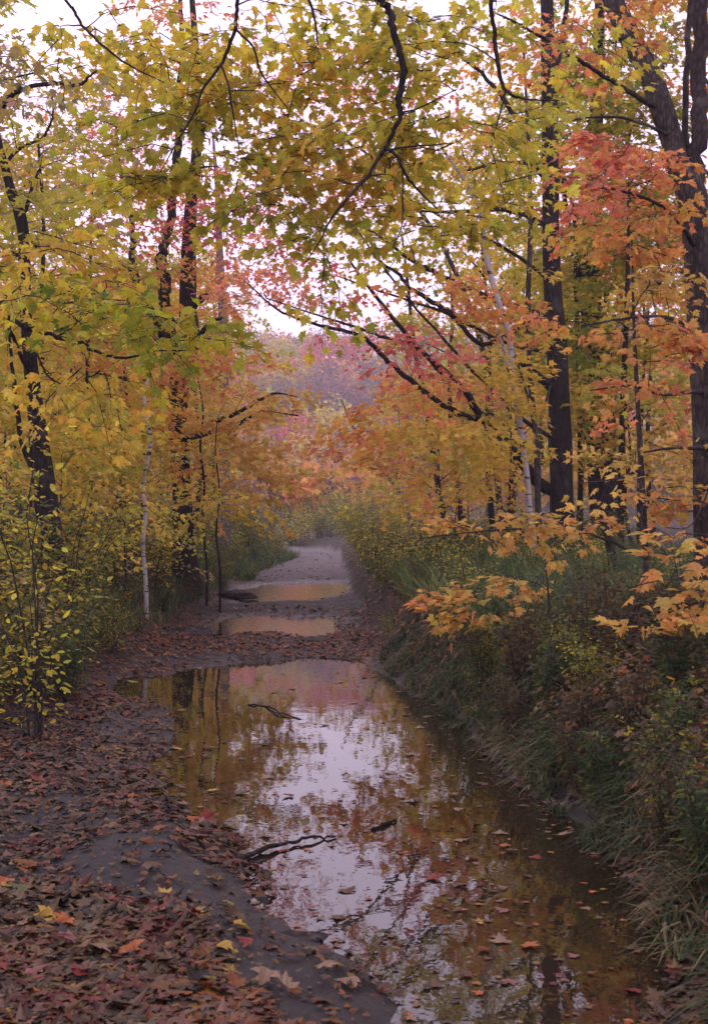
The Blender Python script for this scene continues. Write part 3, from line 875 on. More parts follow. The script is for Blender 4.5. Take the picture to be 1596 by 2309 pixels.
make_tree('black_tree', 'black forked trunk with three upright stems above the bend of the verge', 'tree',
    [(420, 1300, 26, 58), (415, 1230, 26, 48), (410, 1100, 26, 44), (402, 980, 26, 46), (402, 890, 26, 44), (412, 817, 26, 48), (430, 757, 26, 44), (424, 702, 26, 40), (424, 620, 26, 34), (425, 560, 26, 32), (430, 460, 26, 27), (440, 380, 26, 24), (445, 260, 26, 20), (440, 100, 26, 16), (430, -80, 26, 10), (430, -300, 26, 5)],
    [[(408, 830, 26, 36), (388, 770, 25.8, 30), (371, 692, 25.7, 27), (371, 627, 25.7, 26), (366, 577, 25.7, 24), (380, 520, 25.7, 20), (392, 430, 25.7, 20), (402, 300, 25.8, 18), (408, 130, 25.9, 14), (405, -50, 26, 8)],
     [(400, 850, 26, 20), (360, 740, 25.4, 19), (334, 682, 25.2, 18), (306, 627, 25, 18), (297, 592, 25, 15), (300, 540, 25, 13), (290, 460, 25, 11), (270, 380, 25, 8), (262, 280, 25, 5)],
     [(420, 720, 26, 18), (432, 694, 25.9, 18), (465, 667, 25.6, 14), (482, 650, 25.5, 8)],
     [(436, 780, 26, 14), (447, 764, 25.9, 13), (466, 735, 25.6, 10), (500, 716, 25.3, 6)],
     [(300, 610, 25, 10), (262, 590, 24.8, 11), (225, 577, 24.5, 9)],
     [(415, 985, 26, 15), (440, 977, 25.6, 13), (480, 952, 25.2, 12), (530, 934, 24.8, 10), (585, 902, 24.4, 8), (625, 887, 24.2, 5), (670, 895, 24, 3)],
     [(410, 990, 26, 12), (460, 980, 25.4, 11), (530, 958, 24.8, 9), (590, 928, 24.4, 6), (672, 937, 24, 4)]],
    [(430, 90, 25.6, 100, 120, 1.6, 14, 'sal', 30, 1), (300, 250, 25.4, 120, 110, 1.6, 15, 'sal', 24, 1), (440, 440, 25.4, 100, 70, 1.4, 12, 'red', 24, .9), (500, 540, 25, 70, 90, 1.3, 11, 'pink', 24, .9), (330, 480, 25, 100, 100, 1.5, 11, 'red', 22, .9), (480, 330, 25.3, 90, 90, 1.4, 6, 'yg', 22, .9),
     (370, 640, 25, 100, 70, 1.2, 8, 'ora', 26, .9), (440, 830, 24.8, 110, 60, 1.2, 12, 'ora', 34, .9), (560, 810, 24.4, 90, 40, 1.2, 5, 'ora', 26, .8), (580, 885, 24.2, 90, 35, 1.2, 6, 'gold', 26, .8), (520, 990, 24.4, 80, 45, 1.2, 9, 'gold', 32, .8), (430, -220, 26, 220, 120, 2, 10, 'ora', 30, 1)],
    STAR, .13, M_BARK, flare=.3, lump=.14)
make_tree('birch_tree', 'small crooked white birch stem in front of the black forked trunk', 'tree',
    [(330, 1330, 20, 13), (323, 1230, 20, 12), (329, 1160, 20, 12), (323, 1100, 20, 11), (331, 1050, 20, 11), (340, 1000, 20, 10), (334, 950, 20, 10), (326, 900, 20, 10), (334, 860, 20, 9), (344, 825, 20, 8), (340, 780, 20, 5)],
    [[(330, 905, 20, 4), (345, 900, 19.9, 5), (362, 898, 19.8, 3)]], [(345, 800, 20, 60, 60, .7, 6, 'yg', 26, .55), (310, 960, 19.8, 60, 60, .6, 4, 'yel', 22, .5)], STAR, .10, M_BIRCH, flare=.1, lump=.12)

# limbs reaching in from trees beside the camera
T = lambda *a: list(a)
make_tree('maple_tree', 'maple rooted beyond the picture whose sinuous dark boughs hang over the middle of the track', 'tree',
    [(3.6, 8.8, 0, .24), (3.55, 8.8, 1.5, .19), (3.4, 8.8, 3.2, .17), (3.2, 8.8, 5.0, .14), (3.0, 8.8, 7.0, .10), (2.9, 8.8, 9.0, .05)],
    [[(3.3, 8.8, 4.0, .10), (2.4, 8.7, 5.4, .085), (1.3, 8.6, 6.0, .06), (.5, 8.55, 5.5, .045), T(*P(855, -40, 8.5), .026), T(*P(862, 0, 8.5), .024), T(*P(885, 40, 8.5), .023), T(*P(890, 85, 8.5), .022), T(*P(908, 140, 8.5), .021), T(*P(905, 190, 8.5), .021), T(*P(897, 230, 8.5), .021), T(*P(903, 260, 8.5), .016), T(*P(885, 300, 8.5), .014), T(*P(868, 335, 8.5), .013), T(*P(830, 395, 8.4), .011), T(*P(790, 440, 8.3), .009), T(*P(745, 495, 8.2), .007), T(*P(720, 545, 8.1), .005), T(*P(690, 590, 8.1), .003)],
     [T(*P(868, 335, 8.5), .010), T(*P(895, 350, 8.5), .010), T(*P(910, 385, 8.5), .009), T(*P(935, 420, 8.5), .008), T(*P(985, 470, 8.4), .004)],
     [T(*P(907, 375, 8.5), .005), T(*P(908, 450, 8.5), .005), T(*P(905, 510, 8.5), .004), T(*P(885, 560, 8.5), .003)],
     [(1.3, 8.6, 6.0, .04), T(*P(1090, -160, 8.8), .026), T(*P(1107, -30, 8.8), .014), T(*P(1105, 0, 8.8), .014), T(*P(1115, 60, 8.8), .013), T(*P(1117, 110, 8.8), .013), T(*P(1130, 180, 8.8), .012), T(*P(1146, 208, 8.8), .011), T(*P(1180, 222, 8.8), .007), T(*P(1260, 226, 8.8), .003)],
     [T(*P(1140, 205, 8.8), .007), T(*P(1128, 250, 8.8), .005), T(*P(1118, 290, 8.8), .003)],
     [T(*P(868, 340, 8.5), .006), T(*P(920, 330, 8.5), .006), T(*P(1025, 322, 8.4), .003)],
     [T(*P(903, 255, 8.5), .006), T(*P(950, 240, 8.4), .005), T(*P(1030, 200, 8.3), .003)],
     [(.5, 8.55, 5.5, .03), T(*P(670, -120, 8.4), .014), T(*P(690, -20, 8.4), .010), T(*P(710, 40, 8.4), .008), T(*P(716, 100, 8.4), .004)]],
    [(790, 60, 9, 80, 60, .4, 5, 'yg', 28), (970, 60, 9.1, 80, 60, .4, 9, 'yg', 33), (1000, 150, 9, 80, 50, .4, 6, 'yg', 30), (940, 240, 8.9, 90, 60, .4, 8, 'yg', 30), (770, 300, 8.9, 80, 70, .4, 7, 'yel', 28), (1050, 310, 8.9, 80, 50, .4, 6, 'yg', 28), (830, 440, 8.8, 90, 45, .4, 6, 'yel', 28), (720, 540, 8.6, 60, 30, .4, 4, 'yg', 28), (950, 490, 8.9, 80, 40, .4, 5, 'yg', 28),
     (1110, 300, 9.2, 50, 60, .4, 5, 'yg', 25), (1160, 40, 9.2, 40, 30, .4, 2, 'yg', 22), (1330, 30, 9.2, 40, 30, .4, 2, 'yg', 22), (1070, 40, 9.2, 70, 40, .4, 4, 'yg', 28), (690, 150, 8.9, 70, 80, .4, 6, 'yel', 28), (640, 460, 8.7, 60, 50, .4, 4, 'yg', 28), (1090, 420, 9.1, 80, 40, .4, 4, 'yg', 25), (860, 360, 8.9, 60, 50, .4, 4, 'yg', 28),
     ((2.9, 8.6, 7.6), 0, None, 1.4, 1.8, 1.4, 16, 'yg', 24, .6), ((1.6, .4, 7.4), 0, None, 2.6, 2.4, 1.2, 34, 'yg', 26, .7), ((3.6, 3.2, 5.2), 0, None, 1.0, 2.6, 2.0, 36, 'yg', 26, .7), ((.8, -1.5, 7.5), 0, None, 3, 2.4, 1.2, 36, 'yg', 26, .7)],  # sprays over and behind the camera are added, unseen, to shade the foreground
    MAPLE, .077, M_BARK, twig=True, metres=True, hang=(.75, .75))
make_tree('maple_tree', 'yellow maple rooted beyond the picture with thin drooping branches on the verge side', 'tree',
    [(-4.0, 8.6, 0, .22), (-3.95, 8.6, 1.6, .18), (-3.8, 8.6, 3.4, .15), (-3.7, 8.6, 5.2, .12), (-3.6, 8.6, 7.2, .07), (-3.6, 8.6, 8.6, .03)],
    [[(-3.75, 8.6, 4.2, .08), (-2.6, 8.6, 5.4, .06), (-1.4, 8.55, 5.7, .042), T(*P(545, -110, 8.5), .022), T(*P(540, -30, 8.5), .013), T(*P(535, 10, 8.5), .012), T(*P(530, 62, 8.5), .0115), T(*P(500, 140, 8.5), .010), T(*P(455, 205, 8.4), .008), T(*P(440, 250, 8.4), .007), T(*P(400, 320, 8.3), .005), T(*P(360, 390, 8.2), .003)],
     [T(*P(530, 64, 8.5), .007), T(*P(570, 105, 8.5), .007), T(*P(590, 165, 8.5), .006), T(*P(650, 245, 8.4), .003)],
     [T(*P(497, 142, 8.5), .006), T(*P(514, 190, 8.5), .006), T(*P(528, 270, 8.5), .005), T(*P(540, 340, 8.4), .003)],
     [(-2.6, 8.6, 5.4, .04), (-2.2, 8.7, 5.3, .02), T(*P(140, -10, 8.8), .010), T(*P(165, 20, 8.8), .010), T(*P(185, 55, 8.8), .009), T(*P(230, 100, 8.7), .008), T(*P(290, 145, 8.6), .006), T(*P(370, 185, 8.5), .003)],
     [(-3.9, 8.6, 2.4, .05), (-3.1, 8.8, 3.0, .030), T(*P(-40, 680, 9), .020), T(*P(0, 702, 9), .017), T(*P(50, 732, 9), .016), T(*P(130, 760, 8.9), .015), T(*P(185, 775, 8.9), .014), T(*P(215, 792, 8.8), .010), T(*P(280, 807, 8.8), .008), T(*P(350, 792, 8.7), .005), T(*P(430, 790, 8.6), .003)],
     [T(*P(50, 735, 9), .008), T(*P(90, 812, 8.8), .007), T(*P(112, 850, 8.7), .006), T(*P(165, 880, 8.6), .003)],
     [T(*P(130, 758, 8.9), .006), T(*P(200, 725, 8.8), .005), T(*P(290, 712, 8.7), .003)]],
    [(430, 130, 9, 120, 70, .4, 10, 'yg', 30), (250, 60, 9.1, 140, 50, .4, 6, 'yg', 25), (420, 290, 8.9, 120, 80, .4, 11, 'yg', 30), (300, 400, 8.8, 70, 30, .4, 6, 'yg', 33), (570, 230, 9, 70, 90, .4, 7, 'yg', 28), (530, 390, 8.9, 70, 50, .4, 5, 'yg', 30), (610, 60, 9, 60, 50, .4, 5, 'yg', 28), (120, 130, 9.2, 100, 50, .4, 4, 'mut', 19), (640, 350, 8.9, 50, 60, .4, 4, 'yg', 28),
     (270, 690, 8.7, 110, 32, .5, 7, 'ygg', 33), (380, 750, 8.6, 70, 45, .5, 6, 'ygg', 33), (110, 680, 8.9, 90, 45, .5, 6, 'yg', 30), (180, 830, 8.7, 120, 35, .5, 6, 'yel', 30), (50, 610, 9, 70, 40, .5, 3, 'ygg', 30), (90, 550, 8.9, 50, 35, .4, 3, 'yel', 28),
     ((-3.4, 8.4, 7.2), 0, None, 1.2, 1.6, 1.2, 14, 'yg', 24, .6), ((-2.4, .4, 7.4), 0, None, 2.4, 2.4, 1.2, 30, 'yg', 26, .7), ((-4, 4.5, 5.2), 0, None, 1.0, 3.0, 2.0, 36, 'yg', 26, .7), ((-2.6, -1.5, 7.5), 0, None, 3, 2.4, 1.2, 36, 'yg', 26, .7)],  # out-of-view crown around and above the camera, added to darken track and water
    MAPLE, .077, M_BARK, twig=True, metres=True, hang=(.75, .75))
# low golden sprays over the grassy bank
make_tree('maple_sapling', 'young maple holding a long flat golden spray over the grass before the tall trunk', 'sapling',
    [(2.55, 12.2, .4, .035), (2.5, 12.2, 1.2, .03), (2.45, 12.2, 2.2, .024), (2.4, 12.2, 3.2, .014), (2.38, 12.2, 4.0, .006)],
    [[(2.5, 12.2, 1.25, .016), T(*P(1330, 1205, 11.8), .011), T(*P(1230, 1190, 11.5), .009), T(*P(1120, 1195, 11.2), .007), T(*P(1020, 1205, 11), .005), T(*P(945, 1215, 10.9), .003)],
     [(2.45, 12.2, 2.0, .014), T(*P(1390, 1080, 12), .009), T(*P(1300, 1090, 12), .004)]],
    [(1250, 1180, 11.4, 60, 6, .2, 4, 'gold', 16, .36), (1150, 1178, 11.1, 60, 6, .2, 5, 'gold', 18, .36), (1055, 1190, 11, 45, 6, .2, 4, 'gold', 18, .34), (1310, 1185, 11.6, 30, 6, .2, 2, 'gold', 14, .36), (1430, 1105, 12, 80, 22, .4, 5, 'gold', 20, .5), (1520, 1140, 12, 70, 30, .4, 6, 'ora', 20, .5), (1500, 1010, 12, 80, 40, .5, 5, 'gold', 20, .5)],
    MAPLE, .086, M_BARK2, twig=True, metres=True, flare=.1, droop=.06, hang=(.4, .35))
make_tree('maple_sapling', 'young maple with big golden leaves leaning out in front of the forked maple trunk', 'sapling',
    [(2.35, 8.6, .4, .030), (2.28, 8.6, .9, .026), (2.2, 8.5, 1.5, .020), (2.15, 8.4, 2.1, .012), (2.1, 8.4, 2.6, .005)],
    [[(2.25, 8.6, 1.0, .014), T(*P(1570, 1390, 8.5), .009), T(*P(1500, 1380, 8.4), .007), T(*P(1420, 1385, 8.3), .005), T(*P(1360, 1390, 8.2), .003)],
     [(2.2, 8.55, 1.25, .012), T(*P(1560, 1300, 8.5), .008), T(*P(1480, 1310, 8.4), .005), T(*P(1420, 1325, 8.3), .003)],
     [(2.3, 8.6, .75, .010), T(*P(1530, 1440, 8.3), .006), T(*P(1440, 1440, 8.2), .004), T(*P(1370, 1450, 8.1), .003)],
     [(2.15, 8.4, 1.9, .008), T(*P(1560, 1180, 8.4), .005), T(*P(1500, 1190, 8.3), .003)]],
    [(1480, 1345, 8.3, 50, 6, .2, 3, 'gold', 13, .32), (1570, 1350, 8.4, 40, 8, .25, 2, 'gold', 13, .32), (1540, 1262, 8.4, 40, 8, .2, 3, 'gold', 12, .32), (1450, 1410, 8.2, 30, 6, .15, 3, 'gold', 13, .28), (1590, 1200, 8.4, 25, 25, .25, 2, 'gold', 12, .32)],
    MAPLE, .094, M_BARK2, twig=True, metres=True, flare=.1, droop=.06, hang=(.4, .35))
make_tree('maple_sapling', 'small yellow and orange maple seedling rising out of the bank grass and weeds', 'sapling',
    [(1.58, 11.4, .4, .012), (1.57, 11.4, .75, .010), (1.55, 11.4, 1.05, .007), (1.52, 11.4, 1.3, .004)], [],
    [(1160, 1305, 11.4, 60, 10, .3, 4, 'gold', 16, .3), (1070, 1335, 11.4, 70, 12, .3, 6, 'gold', 16, .3), (1010, 1370, 11.3, 50, 20, .3, 5, 'ora', 16, .32), (1100, 1390, 11.3, 50, 20, .3, 4, 'gold', 14, .3)],
    MAPLE, .085, M_BARK2, twig=True, metres=True, flare=.1)

for lab, tk, bl in [
    ('bare grey tree with fine twigs against the pale sky behind the black forked trunk', [(508, 1200, 42, 26), (505, 900, 42, 22), (502, 720, 42, 20), (495, 560, 42, 16), (490, 430, 42, 11), (480, 300, 42, 5)], [(470, 450, 42, 120, 190, 2.5, 60, 'pink', 15, .9), (560, 610, 41, 110, 90, 2.2, 36, 'red', 12, .9), (330, 420, 41, 140, 170, 2.2, 60, 'pink', 18, .9), (200, 300, 41, 120, 160, 2.2, 44, 'sal', 18, .9)]),
    ('thin bare tree with scattered red leaves above the middle of the track', [(1130, 1200, 34, 16), (1090, 800, 34, 13), (1000, 560, 34, 10), (900, 420, 34, 7), (800, 320, 34, 4)], [(800, 380, 34, 150, 110, 2, 60, 'pink', 12, .9), (660, 480, 34, 110, 120, 2, 44, 'red', 13, .9), (760, 180, 34, 160, 100, 2, 40, 'red', 15, .9), (700, 620, 34, 110, 60, 2, 26, 'pink', 12, .9)])]:
    make_tree('bare_tree', lab, 'tree', tk, [], bl, STAR, .13, M_PALE if 'grey' in lab else M_BARK2, flare=.1)
# ---------------------------------------------------------------- trees deeper in the wood
def proto_tree(name, label, h, pal, group, seed, r=.14, dens=1.0, low=.3, spread=2.2, tpl=STAR, leaf=.16, nl=46, at=(0, 0)):
    x0, y0 = at
    k = rng.normal(0, .035 * h, (5, 2)).cumsum(0) * .5
    t = [(x0 + k[i, 0] * (i > 0), y0 + k[i, 1] * (i > 0), gh(x0, y0) + h * i / 4 * .92, r * (1 - .22 * i)) for i in range(5)]
    A = np.array(t)
    limbs, blobs = [], []
    n = 9
    for i in range(n):
        f = low + (1 - low) * (i + .5) / n
        p = np.array([np.interp(f, np.linspace(0, 1, 5), A[:, c]) for c in range(3)])
        a = i * 2.4 + seed + rng.uniform(-.3, .3)
        ln = spread * (1.15 - .75 * f) * rng.uniform(.7, 1.2)
        d = np.array([math.cos(a), math.sin(a), .55])
        rr = r * (.5 - .3 * f)
        limbs.append([(*p, rr), (*(p + d * ln * .5 + UP * .1), rr * .7), (*(p + d * ln), rr * .35)])
        blobs.append((tuple(p + d * ln * .95 + UP * .1), 0, None, ln * .55 + .4, ln * .55 + .4, .45 + .05 * h, int(9 * dens), pal if rng.uniform() < .85 else rng.choice(['yg', 'ora', 'mut']), nl, 1.0))
    blobs.append(((A[-1, 0], A[-1, 1], A[-1, 2]), 0, None, spread * .5, spread * .5, h * .09, int(12 * dens), pal, nl, 1.0))
    return make_tree(name, label, 'tree', t, limbs, blobs, tpl, leaf, M_BARK, group, 4, False, True, .3, .08)


BIG = [('yg', 12), ('ora', 11), ('yel', 10), ('red', 11), ('ygg', 13), ('mut', 12)]
WORD = {'yg': 'yellow green', 'ora': 'orange', 'yel': 'yellow', 'red': 'dull red', 'ygg': 'green', 'mut': 'faded thin-leaved', 'gold': 'golden'}
rng = np.random.default_rng(5)
spots = []   # x, y, kind, scale, squash
for y, side, off in [(19, -1, 3.2), (22, -1, 1.6), (24, -1, 4.6), (28, -1, 2.2), (31, -1, 4.6), (34, -1, 1.4), (37, -1, 6.5), (40, -1, 3.2), (44, -1, 1.8), (47, -1, 5.5), (52, -1, 3.4), (56, -1, 8), (60, -1, 5), (66, -1, 9), (72, -1, 5.5), (80, -1, 11), (88, -1, 8),
                     (27, 1, 6.4), (31, 1, 5.8), (33, 1, 3.4), (36, 1, 7.8), (38, 1, 4.4), (42, 1, 2.8), (45, 1, 6.6), (48, 1, 4.2), (51, 1, 9.5), (55, 1, 3.4), (58, 1, 7), (63, 1, 5.2), (68, 1, 10.5), (75, 1, 5.2), (82, 1, 12), (90, 1, 9)]:
    x = (np.interp(y, LY, LX) - off) if side < 0 else (np.interp(y, RY, RX) + off)
    spots.append((x, y, side))
protos = {}
for i, (x, y, side) in enumerate(spots):
    pref = ['yg', 'mut', 'ora', 'yel', 'yg', 'ora'] if side < 0 else ['yel', 'ora', 'ygg', 'yg', 'red', 'ora']
    pal = pref[(i * 5 + (i // 4)) % len(pref)]
    ht = dict(BIG)[pal]
    where = 'leafy verge' if side < 0 else 'grassy bank'
    grp = f'{WORD[pal]} trees in the wood behind the {where}'
    lab = f'slim {WORD[pal]} tree among others in the wood behind the {where}'
    ang = x / y
    vmax = 1.7 if (-.085 < ang < .03) else (4.2 if -.2 < ang < -.08 else (2.3 if -.08 <= ang < .095 else 9))
    sc = min(rng.uniform(.75, 1.1), (1.2 + vmax * y / 24) / ht if vmax < 5 else 2)
    if pal not in protos:
        protos[pal] = proto_tree('forest_tree', lab, ht, pal, grp, i, .10 + .01 * (i % 4), 1.0, .28, 2.4, STAR, .17, 44)
        r = protos[pal]
        r.location = (x, y, gh(x, y))
        r.scale = (sc, sc, sc)
        r['label'], r['group'] = lab, grp
    else:
        copy_thing(protos[pal], (x, y, gh(x, y) - .05), rng.uniform(0, 6.28), sc, lab, grp, rng.uniform(.9, 1.15))

# understorey: low yellow saplings whose sprays fill the middle height
lowp = {}
for i, (x, y, pal, sc) in enumerate([(-3.4, 11.9, 'yg', .42), (-3.5, 16.6, 'yel', .6), (-3.3, 20.3, 'yg', .62), (-4.7, 13.5, 'yel', .9), (-4.9, 17, 'yg', 1.0), (-5.4, 19.5, 'yel', 1.1), (-4.9, 21.5, 'yg', .9), (-5.4, 22, 'yel', 1.2), (-3.9, 24.5, 'yel', 1.0), (-3.4, 29, 'gold', 1.1), (-4.6, 31, 'yg', 1.3), (-4.6, 36, 'gold', 1.1), (-4.9, 44, 'gold', 1.1), (-6.2, 48, 'yel', 1.4), (-5.4, 27, 'yg', 1.3),
                                   (5.9, 19.5, 'gold', 1.0), (1.7, 29, 'yel', 1.0), (2.4, 33, 'gold', .7), (3.2, 29, 'yg', 1.3), (2.8, 36, 'ora', .75), (2.8, 42, 'gold', .8), (3.0, 50, 'ora', .9), (7.0, 25, 'yel', 1.2), (5.8, 29, 'yel', 1.3)]):
    where = 'leafy verge' if x < 0 else 'grassy bank'
    lab = f'low {WORD[pal]} maple sapling spreading flat sprays in the understorey of the {where}'
    grp = f'low {WORD[pal]} saplings in the understorey of the {where}'
    if pal not in lowp:
        r = lowp[pal] = proto_tree('understorey_sapling', lab, 3.6, pal, grp, i, .03, .62, .22, 1.5, STAR, .115, 30)
        r.location = (x, y, gh(x, y))
        r.scale = (sc,) * 3
    else:
        copy_thing(lowp[pal], (x, y, gh(x, y) - .03), rng.uniform(0, 6.28), sc, lab, grp)


# ---------------------------------------------------------------- shrubs and weeds
def make_shrub(name, label, cat, group, h, stems, nl, leaf, pal, tpl, lean=.5, bark=None, leafmat=None, droop=0.2, at=(0, 0)):
    base = np.array([at[0], at[1], 0.0])
    root = tag(link(name, None, None, base), label, cat, group)
    w, lv = Buf(), Buf()
    for s in range(stems):
        a = rng.uniform(0, 6.28)
        ln = h * rng.uniform(.6, 1.05)
        d = np.array([math.cos(a), math.sin(a), 0]) * lean * rng.uniform(.2, 1)
        t = np.linspace(0, 1, 7)[:, None]
        b0 = np.array([math.cos(a), math.sin(a), 0]) * rng.uniform(0, .12) * h
        line = b0 + (d * t ** 1.5 + UP * (t - droop * lean * t ** 2.2)) * ln + rng.normal(0, .015, (7, 3)) * h * t
        line[0, 2] = -.08
        tube(w, line, np.linspace(.0055, .0018, 7) * h ** .5, 4)
        k = nl // stems
        tt = rng.uniform(.12, 1, k)
        p = np.stack([np.interp(tt, t[:, 0], line[:, c]) for c in range(3)], -1)
        aa = rng.uniform(0, 6.28, k)
        out = np.stack([np.cos(aa), np.sin(aa), rng.normal(.1, .35, k)], -1)
        side = rng.uniform(0, .26, k)[:, None] * h * (1.1 - tt[:, None] * .7)
        p2 = p + out * side
        for i in range(0, k, 3):
            tube(w, [p[i], (p[i] + p2[i]) / 2 + UP * .01, p2[i]], [.0018, .0014, .001], 3)
        add_leaves(lv, p2, out + rng.normal(0, .3, (k, 3)) - UP * .2, UP + rng.normal(0, .45, (k, 3)), leaf * rng.uniform(.4, 1.3, k), pick(pal, p2 + at[0], 1.6, .2, s % 3), tpl)
    link('stems', w.mesh('stems', [bark or M_TWIG]), root)
    link('foliage', lv.mesh('foliage', [leafmat or M_LEAF]), root)
    return root


rng = np.random.default_rng(8)
KINDS = [
    ('leafy_shrub', 'olive leafy shrub', 1.7, 11, 900, .070, 'olive', OVATE, .55),
    ('leafy_shrub', 'yellow leafy shrub', 1.6, 10, 620, .070, 'yg', OVATE, .55),
    ('leafy_shrub', 'dark green leafy shrub', 1.3, 12, 900, .065, 'dkg', OVATE, .6),
    ('dry_weed', 'brown dried weed', 1.0, 16, 900, .048, 'brn', OVATE, .35),
    ('leafy_weed', 'green narrow-leaved weed', .95, 16, 900, .10, 'grass', LANCE, .4),
    ('leafy_weed', 'small yellowing weed', .55, 9, 260, .055, 'olive', OVATE, .6)]
sp = {}


def plant(kind, x, y, sc, extra=None):
    nm, lb, h, st, nl, lf, pal, tpl, lean = KINDS[kind]
    where = 'leafy verge' if x < -1 else 'grassy bank'
    zone = 'close to the big puddle' if y < 16 else ('beside the middle of the track' if y < 30 else 'by the far bend of the track')
    lab = f'{lb} growing on the {where} {zone}'
    grp = f'{lb}s on the {where} {zone}'
    if kind not in sp:
        r = sp[kind] = make_shrub(nm, lab, 'shrub' if 'shrub' in nm else 'weed', grp, h, st, nl, lf, pal, tpl, lean)
        r.location = (x, y, gh(x, y))
        r.scale = (sc,) * 3
        r['group'] = grp
    else:
        copy_thing(sp[kind], (x, y, gh(x, y) - .02), rng.uniform(0, 6.28), sc, lab, grp)


n = 0
y = 6.0
while y < 62:
    wl, wr = np.interp(y, LY, LX), np.interp(y, RY, RX)
    for off in (.35, 1.0, 1.9, 3.0, 4.3, 6.0):
        if wl - off > -.29 * y - .5 and y > 10.8:
            o = off + rng.uniform(-.25, .3)
            k = rng.choice([0, 1, 2, 3, 5], p=[.36, .22, .24, .08, .10]) if off > .9 else rng.choice([0, 2, 3, 4, 5], p=[.2, .2, .15, .2, .25])
            plant(k, wl - o, y + rng.uniform(-.5, .5), rng.uniform(.6, 1.05) * (.6 if off < .9 else 1) * (1 + .006 * y))
    for off in ((.15, .45, .75, 1.1, 1.5) if y < 11.5 else ((.25, .6, 1.0, 1.5, 2.1, 2.9, 4) if y < 20 else (.5, 1.2, 2.1, 3.2, 4.6))):
        if wr + off < .29 * y + .5:
            o = off + rng.uniform(-.12, .2)
            if y < 11.5:
                k = rng.choice([3, 4, 5], p=[.22, .36, .42])
            elif y < 17:
                k = rng.choice([3, 4, 5, 0, 2], p=[.17, .36, .20, .09, .18])
            elif y < 24:
                k = rng.choice([3, 4, 5, 0, 1], p=[.14, .42, .16, .16, .12])
            else:
                k = rng.choice([0, 1, 2, 4, 3], p=[.38, .16, .26, .14, .06])
            plant(k, wr + o, y + rng.uniform(-.2, .2) * min(2, y / 10), rng.uniform(.55, .95) * (1 + .009 * max(0, y - 20)) * min(1, .42 + .58 * (y - 5) / 6.5) * (.6 if off < .4 else 1) * (.68 if y < 24 else .9))
    y *= 1.062
for i in range(46):
    yy = rng.uniform(64, 118)
    xx = rng.uniform(-.16, .05) * yy
    l_, r_ = np.interp(yy, LY, LX), np.interp(yy, RY, RX)
    if xx < l_ - .3 or xx > r_ + .3:
        plant(int(rng.choice([0, 1, 2])), xx, yy, rng.uniform(1.1, 2.1))
for i in range(26):
    yy = rng.uniform(69, 80)
    plant(int(rng.choice([0, 1, 2])), rng.uniform(-.11, .03) * yy, yy, rng.uniform(.9, 1.6))
for i in range(52):
    yy = 4.9 * (12 / 4.9) ** rng.uniform(0, 1)
    xx = np.interp(yy, RY, RX) + abs(rng.normal(.1, .45))
    if xx < .27 * yy:
        plant(int(rng.choice([5, 4, 2, 3], p=[.5, .22, .14, .14])), xx, yy, rng.uniform(.24, .52))
for x, yy, k, s in [(1.75, 6.6, 3, .5), (1.5, 7.0, 5, .7), (1.95, 7.2, 3, .7), (1.5, 7.7, 3, .6), (1.3, 8.3, 3, .55), (1.9, 8.2, 4, .6), (1.35, 9.3, 4, .6), (1.6, 9.8, 3, .8), (1.2, 10.0, 3, .7), (1.5, 8.8, 0, .35), (2.2, 7.4, 5, .9), (1.75, 7.8, 5, .8), (2.0, 8.6, 3, .8), (1.6, 9.1, 5, .9), (2.3, 9.6, 3, 1.0), (1.9, 10.3, 3, .9), (2.6, 10.6, 4, .9), (1.45, 10.5, 5, .9), (-2.95, 9.6, 5, .8), (-2.9, 10.5, 2, .6), (-2.75, 10.9, 0, .6), (-3.1, 11.4, 0, .8), (-2.6, 11.6, 2, .7), (-2.5, 12.2, 4, .7), (-2.9, 12.4, 0, .8), (-2.65, 13.2, 0, .7), (-3.3, 13, 0, 1.2), (-3.6, 14.2, 2, 1.3), (-3.2, 15, 0, 1.1), (-2.9, 14.2, 2, .8), (-2.6, 9.2, 4, .5), (-2.75, 8.9, 3, .5)]:
    plant(k, x, yy, s)
# the tall stalked sapling with oval yellow leaves on the verge
r = make_shrub('viburnum_sapling', 'tall spindly shrub with oval yellow leaves leaning at the verge end of the big puddle', 'shrub', None, 2.5, 3, 260, .066, 'yg', OVATE, .28, M_TWIG)
r.location = (-2.22, 10.2, gh(-2.22, 10.2))
r = make_shrub('viburnum_sapling', 'low clump of oval yellow leaves at the foot of the spindly shrub', 'shrub', None, 1.15, 5, 190, .064, 'yg', OVATE, .5, M_TWIG)
r.location = (-2.2, 10.0, gh(-2.2, 10.0))
r = make_shrub('drooping_weed', 'pale weed with long drooping yellow-green leaves on the grassy bank', 'weed', None, .42, 5, 46, .24, 'straw', LANCE, .5)
r.location = (*G(1290, 1600), gh(*G(1290, 1600)))


